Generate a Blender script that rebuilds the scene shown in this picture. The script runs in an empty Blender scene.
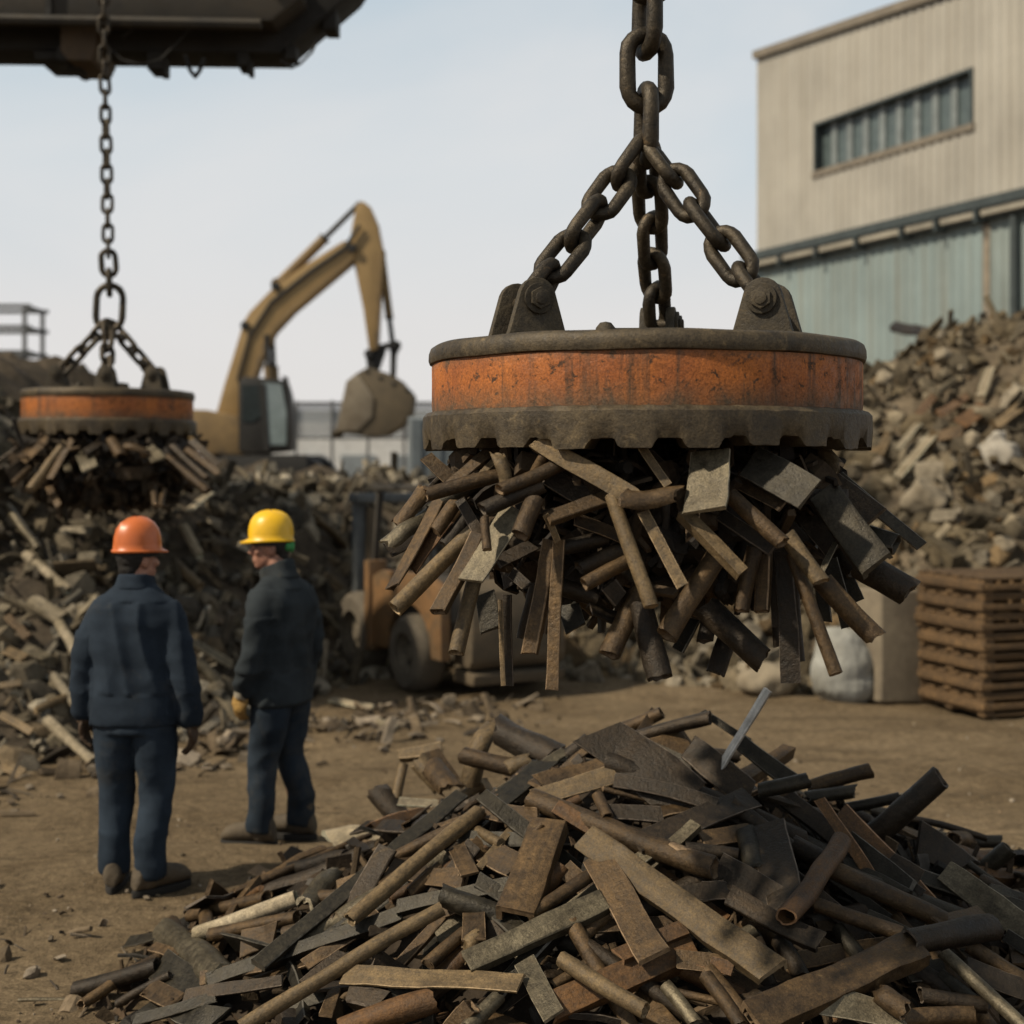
import bpy, bmesh, math, random
import numpy as np
from mathutils import Vector, Matrix, noise as mnoise
SC = bpy.context.scene
COL = SC.collection
F, HOR, CH = 1422.2, 465.0, 2.12          # focal length in pixels, horizon row, eye height
RND = random.Random(7)
R = math.radians

def P(px, py, d):
    """world point that lies d metres in front of the camera station"""
    return Vector(((px-512)*d/F, d, CH-(py-HOR)*d/F))
def proj(v):
    return (512+v.x*F/v.y, HOR+(CH-v.z)*F/v.y)

# ------------------------------------------------------------------ materials
def nt(name):
    m = bpy.data.materials.new(name); m.use_nodes = True
    t = m.node_tree; b = t.nodes['Principled BSDF']
    return m, t, b
def node(t, typ, **kw):
    n = t.nodes.new(typ)
    for k, v in kw.items():
        if k.startswith('i_'):
            n.inputs[k[2:].replace('_', ' ')].default_value = v
        else: setattr(n, k, v)
    return n
def ramp(t, fac, stops, interp='LINEAR'):
    r = node(t, 'ShaderNodeValToRGB'); r.color_ramp.interpolation = interp
    el = r.color_ramp.elements
    while len(el) < len(stops): el.new(.5)
    for e, (p, c) in zip(el, stops):
        e.position = p
        if not isinstance(c, (tuple, list)): c = (c, c, c)
        e.color = (*c[:3], 1)
    t.links.new(fac, r.inputs['Fac']); return r.outputs['Color']
def mixc(t, fac, a, b, mode='MIX'):
    n = node(t, 'ShaderNodeMix', data_type='RGBA', blend_type=mode)
    if isinstance(fac, (int, float)): n.inputs[0].default_value = fac
    else: t.links.new(fac, n.inputs[0])
    for i, v in ((6, a), (7, b)):
        if isinstance(v, tuple): n.inputs[i].default_value = (*v[:3], 1)
        else: t.links.new(v, n.inputs[i])
    return n.outputs[2]
def math_(t, op, a, b=None, clamp=False):
    n = node(t, 'ShaderNodeMath', operation=op, use_clamp=clamp)
    for i, v in ((0, a), (1, b)):
        if v is None: continue
        if isinstance(v, (int, float)): n.inputs[i].default_value = v
        else: t.links.new(v, n.inputs[i])
    return n.outputs[0]
def coords(t, kind='Object', scale=(1, 1, 1), rnd=True):
    tc = node(t, 'ShaderNodeTexCoord')
    mp = node(t, 'ShaderNodeMapping'); mp.inputs['Scale'].default_value = scale
    t.links.new(tc.outputs[kind], mp.inputs['Vector'])
    if rnd:
        oi = node(t, 'ShaderNodeObjectInfo')
        c = node(t, 'ShaderNodeCombineXYZ')
        for i, k in enumerate((37., 53., 71.)):
            t.links.new(math_(t, 'MULTIPLY', oi.outputs['Random'], k), c.inputs[i])
        t.links.new(c.outputs[0], mp.inputs['Location'])
    return mp.outputs['Vector']
def noi(t, vec, scale, detail=5, rough=.6, dist=0.):
    n = node(t, 'ShaderNodeTexNoise'); n.inputs['Scale'].default_value = scale
    n.inputs['Detail'].default_value = detail; n.inputs['Roughness'].default_value = rough
    n.inputs['Distortion'].default_value = dist
    t.links.new(vec, n.inputs['Vector']); return n.outputs['Fac']
def bump(t, b, h, strength=.3, dist=.01):
    n = node(t, 'ShaderNodeBump'); n.inputs['Strength'].default_value = strength
    n.inputs['Distance'].default_value = dist
    t.links.new(h, n.inputs['Height']); t.links.new(n.outputs[0], b.inputs['Normal'])

def surf(name, c1, c2, c3=None, scale=4., rough=(.55, .9), metal=0., bstr=.35, bscale=45., streak=0., spec=.4, c3at=.62, vary=(.7, 1.25), kind='Object', bdist=.006, mott=(.55, 1.3), grit=.34):
    """worn surface: two tones, a third in patches, streaks along the length, fine bump"""
    m, t, b = nt(name)
    v = coords(t, kind)
    n1 = noi(t, v, scale, 6, .62, .3)
    col = mixc(t, ramp(t, n1, [(.35, 0.), (.65, 1.)]), c1, c2)
    n2 = noi(t, v, scale*5.5, 6, .65)
    if c3:
        n3 = noi(t, v, scale*1.7, 7, .7, .6)
        col = mixc(t, ramp(t, n3, [(c3at, 0.), (c3at+.1, 1.)]), col, c3)
    if streak:
        v2 = coords(t, kind, (1.5, 30, 30))
        n4 = noi(t, v2, 1.6, 4, .6)
        col = mixc(t, ramp(t, n4, [(.38, streak), (.6, 0.)]), col, (.02, .016, .012))
    col = mixc(t, 1., col, ramp(t, n2, [(.3, mott[0]), (.7, mott[1])]), 'MULTIPLY')
    n5 = noi(t, v, 150., 4, .8)
    if grit: col = mixc(t, 1., col, ramp(t, n5, [(.36, 1-grit), (.64, 1+grit)]), 'MULTIPLY')
    oi = node(t, 'ShaderNodeObjectInfo')
    mr = node(t, 'ShaderNodeMapRange'); mr.inputs['To Min'].default_value = vary[0]; mr.inputs['To Max'].default_value = vary[1]
    t.links.new(oi.outputs['Random'], mr.inputs['Value'])
    col = mixc(t, 1., col, mr.outputs[0], 'MULTIPLY')
    ea = node(t, 'ShaderNodeAttribute', attribute_name='worn')
    col = mixc(t, math_(t, 'MULTIPLY', ea.outputs['Fac'], ramp(t, n2, [(.35, .3), (.6, .95)])), col, tuple(min(.6, x*2.3+.07) for x in c1))
    t.links.new(col, b.inputs['Base Color'])
    t.links.new(ramp(t, n2, [(.3, rough[0]), (.7, rough[1])]), b.inputs['Roughness'])
    b.inputs['Metallic'].default_value = metal
    b.inputs['Specular IOR Level'].default_value = spec
    nb = noi(t, v, bscale, 8, .7)
    bump(t, b, math_(t, 'ADD', nb, math_(t, 'MULTIPLY', n2, .8)), bstr, bdist)
    return m

MAT = {}
MAT['rust_brown'] = surf('rusted_brown_steel', (.112, .068, .029), (.050, .031, .015), (.165, .110, .052), 7, (.40, .68), .35, .7, 70, .3)
MAT['rust_dark'] = surf('dark_rusted_steel', (.046, .031, .0175), (.021, .0155, .010), (.085, .056, .025), 7, (.36, .64), .4, .7, 70, .3)
MAT['rust_orange'] = surf('orange_rusted_steel', (.135, .066, .022), (.075, .040, .016), (.055, .036, .018), 7, (.45, .75), .15, .7, 70, .3)
MAT['tan'] = surf('dusty_tan_steel', (.172, .117, .056), (.098, .066, .031), (.066, .043, .02), 8, (.45, .75), .15, .6, 80, .3)
MAT['grey_steel'] = surf('worn_grey_steel', (.165, .138, .090), (.082, .066, .041), (.09, .058, .028), 6, (.34, .6), .5, .55, 70, .3)
MAT['dark_steel'] = surf('blackened_steel', (.042, .035, .023), (.021, .018, .012), (.07, .048, .025), 6, (.32, .6), .45, .55, 70, .3)
MAT['bright_steel'] = surf('bare_bright_steel', (.58, .55, .50), (.34, .31, .27), (.12, .09, .06), 6, (.28, .45), .45, .2, 60, .35, c3at=.62, grit=.15, mott=(.7, 1.2))
MAT['pale_pipe'] = surf('pale_dusty_pipe', (.29, .24, .165), (.18, .145, .09), (.10, .073, .042), 5, (.7, .95), 0., .3, 40, .3)
MAT['chain'] = surf('greasy_chain_steel', (.072, .056, .036), (.030, .024, .017), (.125, .082, .042), 9, (.34, .62), .5, .5, 70, 0., c3at=.6)
MAT['magnet_dirt'] = surf('caked_dirt_iron', (.088, .065, .036), (.046, .035, .022), (.135, .098, .052), 7, (.4, .72), .25, .5, 90, 0., c3at=.58, vary=(.97, 1.03), bdist=.005)
MAT['lug'] = surf('grimy_lug_iron', (.070, .055, .034), (.036, .029, .02), (.115, .083, .045), 8, (.5, .85), .3, .6, 70)
MAT['glass_dark'] = surf('dusty_dark_glass', (.05, .075, .08), (.035, .05, .055), None, 1.5, (.08, .25), 0., .02, 5)

def orange_paint():
    m, t, b = nt('chipped_orange_paint')
    v = coords(t)
    tc = node(t, 'ShaderNodeTexCoord'); sp = node(t, 'ShaderNodeSeparateXYZ')
    t.links.new(tc.outputs['Object'], sp.inputs[0])
    z = sp.outputs['Z']
    n1 = noi(t, v, 4.5, 6, .6, .3)
    col = mixc(t, ramp(t, n1, [(.35, 0.), (.65, 1.)]), (.37, .118, .022), (.24, .074, .019))
    # fine chips
    n2 = noi(t, v, 26, 8, .75, .4)
    col = mixc(t, ramp(t, n2, [(.565, 0.), (.61, .95)]), col, (.045, .026, .016))
    # big worn patches
    n3 = noi(t, v, 7.5, 8, .72, .7)
    col = mixc(t, ramp(t, n3, [(.58, 0.), (.63, .9)]), col, (.06, .03, .017))
    # vertical runs: noise stretched down the side
    vs = coords(t, 'Object', (17, 17, 1.2))
    n4 = noi(t, vs, 1., 5, .65)
    col = mixc(t, ramp(t, n4, [(.53, 0.), (.66, .85)]), col, (.05, .030, .017))
    # dirt that gathers at the top and bottom edges
    zz = math_(t, 'MULTIPLY', z, 1.0)
    zlow = node(t, 'ShaderNodeMapRange'); zlow.inputs['From Min'].default_value = .13; zlow.inputs['From Max'].default_value = .20
    zlow.inputs['To Min'].default_value = 1.; zlow.inputs['To Max'].default_value = 0.
    t.links.new(zz, zlow.inputs['Value'])
    zhi = node(t, 'ShaderNodeMapRange'); zhi.inputs['From Min'].default_value = .25; zhi.inputs['From Max'].default_value = .295
    t.links.new(zz, zhi.inputs['Value'])
    edge = math_(t, 'ADD', zlow.outputs[0], zhi.outputs[0])
    edge = math_(t, 'MULTIPLY', edge, ramp(t, n3, [(.3, .15), (.62, 1.)]))
    col = mixc(t, edge, col, (.085, .058, .034))
    col = mixc(t, 1., col, ramp(t, noi(t, v, 140., 4, .8), [(.36, .6), (.64, 1.4)]), 'MULTIPLY')
    t.links.new(col, b.inputs['Base Color'])
    t.links.new(ramp(t, n2, [(.4, .48), (.65, .88)]), b.inputs['Roughness'])
    b.inputs['Specular IOR Level'].default_value = .35
    bump(t, b, math_(t, 'ADD', noi(t, v, 60, 8, .7), math_(t, 'MULTIPLY', n3, 1.2)), .4, .008)
    return m
MAT['orange_paint'] = orange_paint()

def plain(name, c, c2=None, rough=.7, scale=3., bstr=.15, bscale=30, metal=0., spec=.4, c3=None, c3at=.62, mott=(.8, 1.12), grit=.12):
    c2 = c2 or tuple(x*.7 for x in c)
    return surf(name, c, c2, c3, scale, (rough-.1, min(1, rough+.12)), metal, bstr, bscale, 0., spec, c3at, (.92, 1.06), mott=mott, grit=grit)
def cloth(name, c):
    m, t, b = nt(name)
    v = coords(t)
    n1 = noi(t, v, 5, 5, .6)
    col = mixc(t, ramp(t, n1, [(.35, 0.), (.7, 1.)]), c, tuple(x*1.7+.003 for x in c))
    n0 = noi(t, v, 2.2, 6, .7, .4)
    col = mixc(t, ramp(t, n0, [(.55, 0.), (.75, .35)]), col, (.10, .085, .06))
    t.links.new(col, b.inputs['Base Color']); b.inputs['Roughness'].default_value = .92
    b.inputs['Specular IOR Level'].default_value = .15
    bump(t, b, noi(t, v, 350, 3, .5), .25, .002)
    return m
def attr_mat(name, rough=.9, bscale=14, bstr=.6, bdist=.03):
    m, t, b = nt(name)
    a = node(t, 'ShaderNodeAttribute', attribute_name='tone')
    v = coords(t, 'Object', rnd=False)
    n = noi(t, v, 9, 7, .7)
    col = mixc(t, 1., a.outputs['Color'], ramp(t, n, [(.3, .5), (.7, 1.45)]), 'MULTIPLY')
    t.links.new(col, b.inputs['Base Color']); b.inputs['Roughness'].default_value = rough
    b.inputs['Specular IOR Level'].default_value = .2
    bump(t, b, noi(t, v, bscale, 6, .7), bstr, bdist)
    return m
MAT['debris'] = attr_mat('mixed_debris')

def dirt():
    m, t, b = nt('packed_brown_dirt')
    v = coords(t, 'Object', rnd=False)
    big = noi(t, v, .35, 6, .6, .5)
    mid = noi(t, v, 1.6, 8, .68, .4)
    fine = noi(t, v, 16, 8, .75)
    col = mixc(t, ramp(t, big, [(.35, 0.), (.65, 1.)]), (.205, .152, .092), (.140, .102, .060))
    col = mixc(t, ramp(t, mid, [(.45, 0.), (.7, .75)]), col, (.082, .056, .030))
    col = mixc(t, ramp(t, noi(t, v, .9, 7, .7, 1.), [(.58, 0.), (.68, .6)]), col, (.23, .168, .098))
    vt = coords(t, 'Object', (.5, 5, 1), rnd=False)
    tr = noi(t, vt, 1.1, 6, .6, .6)
    col = mixc(t, ramp(t, tr, [(.55, 0.), (.68, .55)]), col, (.062, .044, .026))
    col = mixc(t, 1., col, ramp(t, fine, [(.3, .55), (.7, 1.4)]), 'MULTIPLY')
    col = mixc(t, 1., col, ramp(t, noi(t, v, 90., 4, .8), [(.36, .6), (.64, 1.4)]), 'MULTIPLY')
    t.links.new(col, b.inputs['Base Color']); b.inputs['Roughness'].default_value = .95
    b.inputs['Specular IOR Level'].default_value = .15
    h = math_(t, 'ADD', math_(t, 'MULTIPLY', mid, 2.), math_(t, 'ADD', fine, math_(t, 'MULTIPLY', tr, 1.5)))
    bump(t, b, h, .8, .05)
    return m
MAT['dirt'] = dirt()

# ------------------------------------------------------------------ objects
def tag(o, label=None, cat=None, group=None, kind=None):
    if label: o['label'] = label
    if cat: o['category'] = cat
    if group: o['group'] = group
    if kind: o['kind'] = kind
    return o
def empty(name, loc=(0, 0, 0), rz=0.):
    o = bpy.data.objects.new(name, None); COL.objects.link(o)
    o.empty_display_size = .2
    o.location = loc; o.rotation_euler = (0, 0, rz); return o
def link(name, me, mat, parent=None, sharp=35):
    if mat and not me.materials: me.materials.append(mat)
    if sharp:
        for p in me.polygons: p.use_smooth = True
        me.set_sharp_from_angle(angle=R(sharp))
    o = bpy.data.objects.new(name, me); COL.objects.link(o)
    if parent: o.parent = parent
    return o
def copy_tree(o, parent=None):
    c = o.copy(); COL.objects.link(c)
    if parent: c.parent = parent
    for ch in list(o.children): copy_tree(ch, c)
    return c

class MB:
    """collects shapes into one mesh"""
    def __init__(s): s.v = []; s.f = []
    def add(s, vs, fs):
        o = len(s.v); s.v += [tuple(x) for x in vs]; s.f += [tuple(i+o for i in f) for f in fs]; return s
    def box(s, c, size, M=None):
        hx, hy, hz = size[0]/2, size[1]/2, size[2]/2
        vs = [Vector((x, y, z)) for x in (-hx, hx) for y in (-hy, hy) for z in (-hz, hz)]
        if M is not None: vs = [M @ q for q in vs]
        c = Vector(c); vs = [q+c for q in vs]
        return s.add(vs, [(0, 1, 3, 2), (4, 6, 7, 5), (0, 4, 5, 1), (2, 3, 7, 6), (0, 2, 6, 4), (1, 5, 7, 3)])
    def beam(s, a, b, w, h, up=(0, 0, 1)):
        a, b = Vector(a), Vector(b); x = (b-a).normalized(); u = Vector(up)
        y = u.cross(x)
        if y.length < 1e-4: y = Vector((0, 1, 0)).cross(x)
        y.normalize(); z = x.cross(y)
        M = Matrix((x, y, z)).transposed()
        return s.box((a+b)/2, ((b-a).length, w, h), M)
    def prism(s, pts, y0, y1, axis='y'):
        """polygon in x,z pushed from y0 to y1"""
        n = len(pts); 
        vs = [(p[0], y0, p[1]) for p in pts]+[(p[0], y1, p[1]) for p in pts]
        fs = [tuple(range(n)), tuple(range(2*n-1, n-1, -1))]+[(i, i+n, (i+1) % n+n, (i+1) % n) for i in range(n)]
        return s.add(vs, fs)
    def tube(s, path, rad, n=10, closed=False, sy=1.):
        path = [Vector(p) for p in path]; k = len(path)
        if not isinstance(rad, (list, tuple)): rad = [rad]*k
        T = []
        for i in range(k):
            a = path[(i-1) % k] if (closed or i) else path[i]
            b = path[(i+1) % k] if (closed or i < k-1) else path[i]
            T.append((b-a).normalized())
        u = Vector((0, 0, 1)) if abs(T[0].z) < .9 else Vector((1, 0, 0))
        u = (u-T[0]*u.dot(T[0])).normalized()
        vs = []
        for i in range(k):
            u = (u-T[i]*u.dot(T[i])).normalized(); w = T[i].cross(u)
            for j in range(n):
                a = 2*math.pi*j/n
                vs.append(path[i]+(u*math.cos(a)*sy+w*math.sin(a))*rad[i])
        fs = []
        for i in range(k if closed else k-1):
            for j in range(n):
                a, b2 = i*n+j, i*n+(j+1) % n
                c, d = ((i+1) % k)*n+(j+1) % n, ((i+1) % k)*n+j
                fs.append((a, b2, c, d))
        if not closed:
            fs.append(tuple(range(n-1, -1, -1))); fs.append(tuple((k-1)*n+j for j in range(n)))
        return s.add(vs, fs)
    def lathe(s, prof, n=48, c=(0, 0, 0), closed=False, rfn=None):
        """profile of (radius, z) turned about z"""
        k = len(prof); vs = []
        for i in range(n):
            a = 2*math.pi*i/n
            for j, (r, z) in enumerate(prof):
                if rfn: r, z = rfn(a, j, r, z)
                vs.append((c[0]+r*math.cos(a), c[1]+r*math.sin(a), c[2]+z))
        fs = []
        for i in range(n):
            for j in range(k if closed else k-1):
                a = i*k+j; b = i*k+(j+1) % k; c2 = ((i+1) % n)*k+(j+1) % k; d = ((i+1) % n)*k+j
                fs.append((a, d, c2, b))
        return s.add(vs, fs)
    def ell(s, c, r, M=None, n=14, m=9):
        vs = []; c = Vector(c)
        for i in range(1, m):
            th = math.pi*i/m
            for j in range(n):
                a = 2*math.pi*j/n
                q = Vector((r[0]*math.sin(th)*math.cos(a), r[1]*math.sin(th)*math.sin(a), r[2]*math.cos(th)))
                vs.append(q)
        vs += [Vector((0, 0, r[2])), Vector((0, 0, -r[2]))]
        if M is not None: vs = [M @ q for q in vs]
        vs = [q+c for q in vs]
        t, b = len(vs)-2, len(vs)-1; fs = []
        for i in range(m-2):
            for j in range(n):
                fs.append((i*n+j, (i+1)*n+j, (i+1)*n+(j+1) % n, i*n+(j+1) % n))
        for j in range(n):
            fs.append((t, j, (j+1) % n)); fs.append((b, (m-2)*n+(j+1) % n, (m-2)*n+j))
        return s.add(vs, fs)
    def rings(s, rr):
        """stack of closed rings (lists of points), capped"""
        n = len(rr[0]); vs = [p for r in rr for p in r]; fs = []
        for i in range(len(rr)-1):
            for j in range(n):
                fs.append((i*n+j, i*n+(j+1) % n, (i+1)*n+(j+1) % n, (i+1)*n+j))
        fs.append(tuple(range(n-1, -1, -1))); fs.append(tuple((len(rr)-1)*n+j for j in range(n)))
        return s.add(vs, fs)
    def mesh(s, name):
        me = bpy.data.meshes.new(name); me.from_pydata(s.v, [], s.f); me.update(); return me
    def build(s, name, mat, parent=None, bevel=0, sharp=35, seg=2, recalc=True):
        me = s.mesh(name)
        if recalc or bevel:
            bm = bmesh.new(); bm.from_mesh(me)
            bmesh.ops.recalc_face_normals(bm, faces=bm.faces[:])
            if bevel:
                es = [e for e in bm.edges if len(e.link_faces) == 2 and e.calc_face_angle(0) > R(32)]
                bmesh.ops.bevel(bm, geom=es, offset=bevel, segments=seg, profile=.6, affect='EDGES', clamp_overlap=True)
            bm.to_mesh(me); bm.free()
        return link(name, me, mat, parent, sharp)
    def remesh(s, name, voxel, mat, parent=None, it=4, disp=None, fac=.5):
        me = s.mesh(name+'_raw')
        bm = bmesh.new(); bm.from_mesh(me); bmesh.ops.recalc_face_normals(bm, faces=bm.faces[:]); bm.to_mesh(me); bm.free()
        o = bpy.data.objects.new(name, me); COL.objects.link(o)
        m = o.modifiers.new('r', 'REMESH'); m.mode = 'VOXEL'; m.voxel_size = voxel
        if it:
            m2 = o.modifiers.new('s', 'SMOOTH'); m2.factor = fac; m2.iterations = it
        dg = bpy.context.evaluated_depsgraph_get()
        new = bpy.data.meshes.new_from_object(o.evaluated_get(dg))
        bpy.data.objects.remove(o); bpy.data.meshes.remove(me)
        new.name = name
        if disp:
            ns = [v.normal.copy() for v in new.vertices]
            for v, nn in zip(new.vertices, ns): v.co += nn*disp(v.co)
            new.update()
        new.materials.clear()
        return link(name, new, mat, parent, 180)
# ------------------------------------------------------------------ scrap pieces
def rect(w, t, c=.18):
    c = min(w, t)*c; a, b = w/2, t/2
    return [(-a+c, -b), (a-c, -b), (a, -b+c), (a, b-c), (a-c, b), (-a+c, b), (-a, b-c), (-a, -b+c)]
def profile(kind, w, t):
    """outer outline (across, up) and, where hollow, the inner one"""
    if kind in ('pipe', 'elbow'):
        n = 16; o = [(w/2*math.cos(2*math.pi*i/n), w/2*math.sin(2*math.pi*i/n)) for i in range(n)]
        return o, [(x*.8, y*.8) for x, y in o]
    if kind == 'rod':
        n = 12; return [(w/2*math.cos(2*math.pi*i/n), w/2*math.sin(2*math.pi*i/n)) for i in range(n)], None
    if kind in ('bar', 'plate'): return rect(w, t), None
    if kind == 'tube':
        h = w*.75; o = rect(w, h, .12); return o, [(x*.8, y*.78) for x, y in o]
    if kind == 'angle':
        a = w/2; l = w*.7
        return [(-a, 0), (-a+t*.3, -l), (-a+t, -l), (-a+t*1.2, -t*1.1), (a, -t), (a, -t*.2), (a-t*.3, t*.1), (-a+t*.4, t*.1)], None
    if kind == 'channel':
        a = w/2; l = w*.42
        return [(-a, -.002), (-a, -l), (-a+t, -l), (-a+t*1.1, -t*1.1), (a-t*1.1, -t*1.1), (a-t, -l), (a, -l), (a, -.002), (a-t*.4, t*.12), (-a+t*.4, t*.12)], None
    if kind == 'sheet':
        n = 9; o = []
        for i in range(n):
            a = R(155*(i/(n-1)-.5)); o.append((w*.52*math.sin(a), w*.52*(math.cos(a)-.6)))
        i_ = [(x*(1-t/w*2), y-t) for x, y in o]
        return o+i_[::-1], None
    raise KeyError(kind)
WORDS = {'pipe': 'pipe', 'rod': 'round bar', 'bar': 'flat bar', 'plate': 'plate', 'tube': 'square tube', 'angle': 'angle iron', 'channel': 'channel', 'sheet': 'curved sheet', 'elbow': 'bent pipe'}
NAMES = {'pipe': 'steel_pipe', 'rod': 'round_bar', 'bar': 'flat_bar', 'plate': 'steel_plate', 'tube': 'square_tube', 'angle': 'angle_iron', 'channel': 'steel_channel', 'sheet': 'curved_sheet', 'elbow': 'bent_pipe'}
TONES = {'rust_brown': 'brown rusted', 'rust_dark': 'dark brown', 'rust_orange': 'orange rusty', 'tan': 'dusty tan', 'grey_steel': 'grey steel', 'dark_steel': 'blackened', 'bright_steel': 'bright bare steel', 'pale_pipe': 'pale dusty'}

def piece_mesh(kind, L, w, rng, bend=.02, rag=.5, t=None):
    t = t or max(.006, min(.02, w*.14))
    if kind == 'bar': t = max(t, min(w*.32, .028))
    out, inn = profile(kind, w, t)
    n = max(6, min(18, int(L/.045)))
    off = Vector((rng.uniform(-50, 50), rng.uniform(-50, 50), rng.uniform(-50, 50)))
    b1, b2, tw = rng.uniform(-1, 1)*bend, rng.uniform(-1, 1)*bend, rng.uniform(-.16, .16)*(1 if kind != 'pipe' else .2)
    slant = (rng.uniform(-.5, .5)*rag, rng.uniform(-.5, .5)*rag)
    # a kink part of the way along
    kx = rng.uniform(.2, .8); kk = rng.uniform(-1, 1)*bend*1.6
    def ring(pr, i):
        s = i/(n-1); x = (s-.5)*L; vs = []
        cy = b1*math.sin(math.pi*s)*L*.6; cz = b2*math.sin(math.pi*s)*L*.6+kk*L*.5*max(0, 1-abs(s-kx)*3)
        if kind == 'elbow': cz = -(max(0, s-.6)/.4)**2*L*.42
        ca, sa = math.cos(tw*(s-.5)*2), math.sin(tw*(s-.5)*2)
        sq = 1-(.28*rag*rng.random() if i in (0, n-1) else 0)
        for (u, v) in pr:
            u, v = u*1.0, v*sq
            y, z = u*ca-v*sa+cy, u*sa+v*ca+cz
            xx = x
            e = slant[0] if i == 0 else slant[1] if i == n-1 else 0
            if e: xx += e*u+rng.uniform(-1, 1)*rag*min(w*.12, .014)
            q = Vector((xx, y, z))
            d = mnoise.noise_vector(Vector((xx*5, y*9, z*9))+off)*w*.10
            d2 = mnoise.noise_vector(Vector((xx*22, y*26, z*26))+off)*min(w*.03, .0028)
            vs.append(q+d+d2)
        return vs
    m = MB(); k = len(out)
    ro = [ring(out, i) for i in range(n)]
    vs = [p for r in ro for p in r]; fs = []
    for i in range(n-1):
        for j in range(k): fs.append((i*k+j, i*k+(j+1) % k, (i+1)*k+(j+1) % k, (i+1)*k+j))
    if inn:
        depth = min(L*.3, w*2.2); base = len(vs)
        for side, i in ((0, 0), (1, n-1)):
            cen = sum(ro[i], Vector())/k
            r1 = [cen+(p-cen)*.8 for p in ro[i]]
            dx = depth if side == 0 else -depth
            r2 = [Vector((p.x+dx, cen.y+(p.y-cen.y), cen.z+(p.z-cen.z))) for p in r1]
            b0 = len(vs); vs += r1+r2; o0 = i*k
            for j in range(k):
                j2 = (j+1) % k
                q = [(o0+j, b0+j, b0+j2, o0+j2), (b0+j, b0+k+j, b0+k+j2, b0+j2)]
                fs += q if side == 0 else [f[::-1] for f in q]
            cap = tuple(b0+k+j for j in range(k))
            fs.append(cap[::-1] if side == 0 else cap)
    else:
        fs.append(tuple(range(k-1, -1, -1))); fs.append(tuple((n-1)*k+j for j in range(k)))
    m.add(vs, fs); me = m.mesh(NAMES[kind])
    bm = bmesh.new(); bm.from_mesh(me); bmesh.ops.recalc_face_normals(bm, faces=bm.faces[:]); bm.to_mesh(me); bm.free()
    at = me.attributes.new('worn', 'FLOAT', 'FACE')          # bare worn arrises and cut ends
    wv = [0.]*len(me.polygons)
    for i in range(n-1):
        for j in range(k):
            if kind in ('bar', 'plate', 'tube') and j % 2: wv[i*k+j] = 1.
    if inn:
        for i in range((n-1)*k, len(wv)): wv[i] = .8 if (i-(n-1)*k) % 2 == 0 else 0.
    else: wv[-1] = wv[-2] = .5
    at.data.foreach_set('value', wv)
    return me

PIECES = []          # (object, kind, tone, place, pixel, pixel length, hero)
def piece(kind, a, b, w, tone, rng, facing=None, roll=0., bend=.02, rag=.6, t=None, place='', hero=True):
    a, b = Vector(a), Vector(b); x = (b-a); L = x.length; x.normalize()
    mid = (a+b)/2
    n = Vector(facing) if facing is not None else (Vector((0, 0, CH))-mid).normalized()*.75+Vector((-.25, 0, .55))
    n = n-x*n.dot(x)
    if n.length < 1e-3: n = Vector((0, 0, 1)).cross(x)
    n.normalize()
    if roll: n = Matrix.Rotation(roll, 3, x) @ n
    u = n.cross(x)
    me = piece_mesh(kind, L, w, rng, bend, rag, t)
    o = link(NAMES[kind], me, MAT[tone], None, 38)
    M = Matrix((x, u, n)).transposed().to_4x4(); M.translation = mid
    o.matrix_world = M
    pa, pb = proj(a), proj(b)
    PIECES.append((o, kind, tone, place, ((pa[0]+pb[0])/2, (pa[1]+pb[1])/2), math.hypot(pa[0]-pb[0], pa[1]-pb[1]), hero))
    return o

ORD = ['', 'first', 'second', 'third', 'fourth', 'fifth', 'sixth', 'seventh', 'eighth']
NUM = ['', 'one', 'two', 'three', 'four', 'five', 'six', 'seven', 'eight']
def label_pieces():
    classes = {}
    for o, kind, tone, place, px, ln, hero in PIECES:
        if 'label' in o: continue
        size = 'long' if ln > 120 else 'short' if ln < 62 else 'mid-length'
        if hero: key = ('%s %s %s' % (size, TONES[tone], WORDS[kind]), place)
        else: key = ('half-hidden %s %s' % (TONES[tone], WORDS[kind]), place)
        o['category'] = WORDS[kind]
        classes.setdefault(key, []).append((o, px, hero))
    for (head, place), lst in classes.items():
        n = len(lst)
        if n == 1: lst[0][0]['label'] = head+' '+place; 
        elif n <= 6 and lst[0][2]:
            for i, (o, px, h) in enumerate(sorted(lst, key=lambda q: q[1][0])):
                w = 'leftmost' if i == 0 else 'rightmost' if i == n-1 else ORD[i+1]+' from left'
                o['label'] = '%s %s, %s' % (head, place, w)
        else:
            for o, px, h in lst: o['label'] = head+' '+place
    for o, kind, tone, place, px, ln, hero in PIECES:
        o['group'] = GROUPS[place.split('|')[0]] if place in GROUPS else group_of(place)
GROUPS = {}
def group_of(place):
    if 'foreground' in place: return 'scrap steel pieces in the foreground heap'
    if 'near magnet' in place: return 'scrap steel pieces clinging to the near magnet'
    if 'far magnet' in place: return 'scrap pieces clinging to the far magnet'
    return 'scrap pieces on the background heaps'

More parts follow.
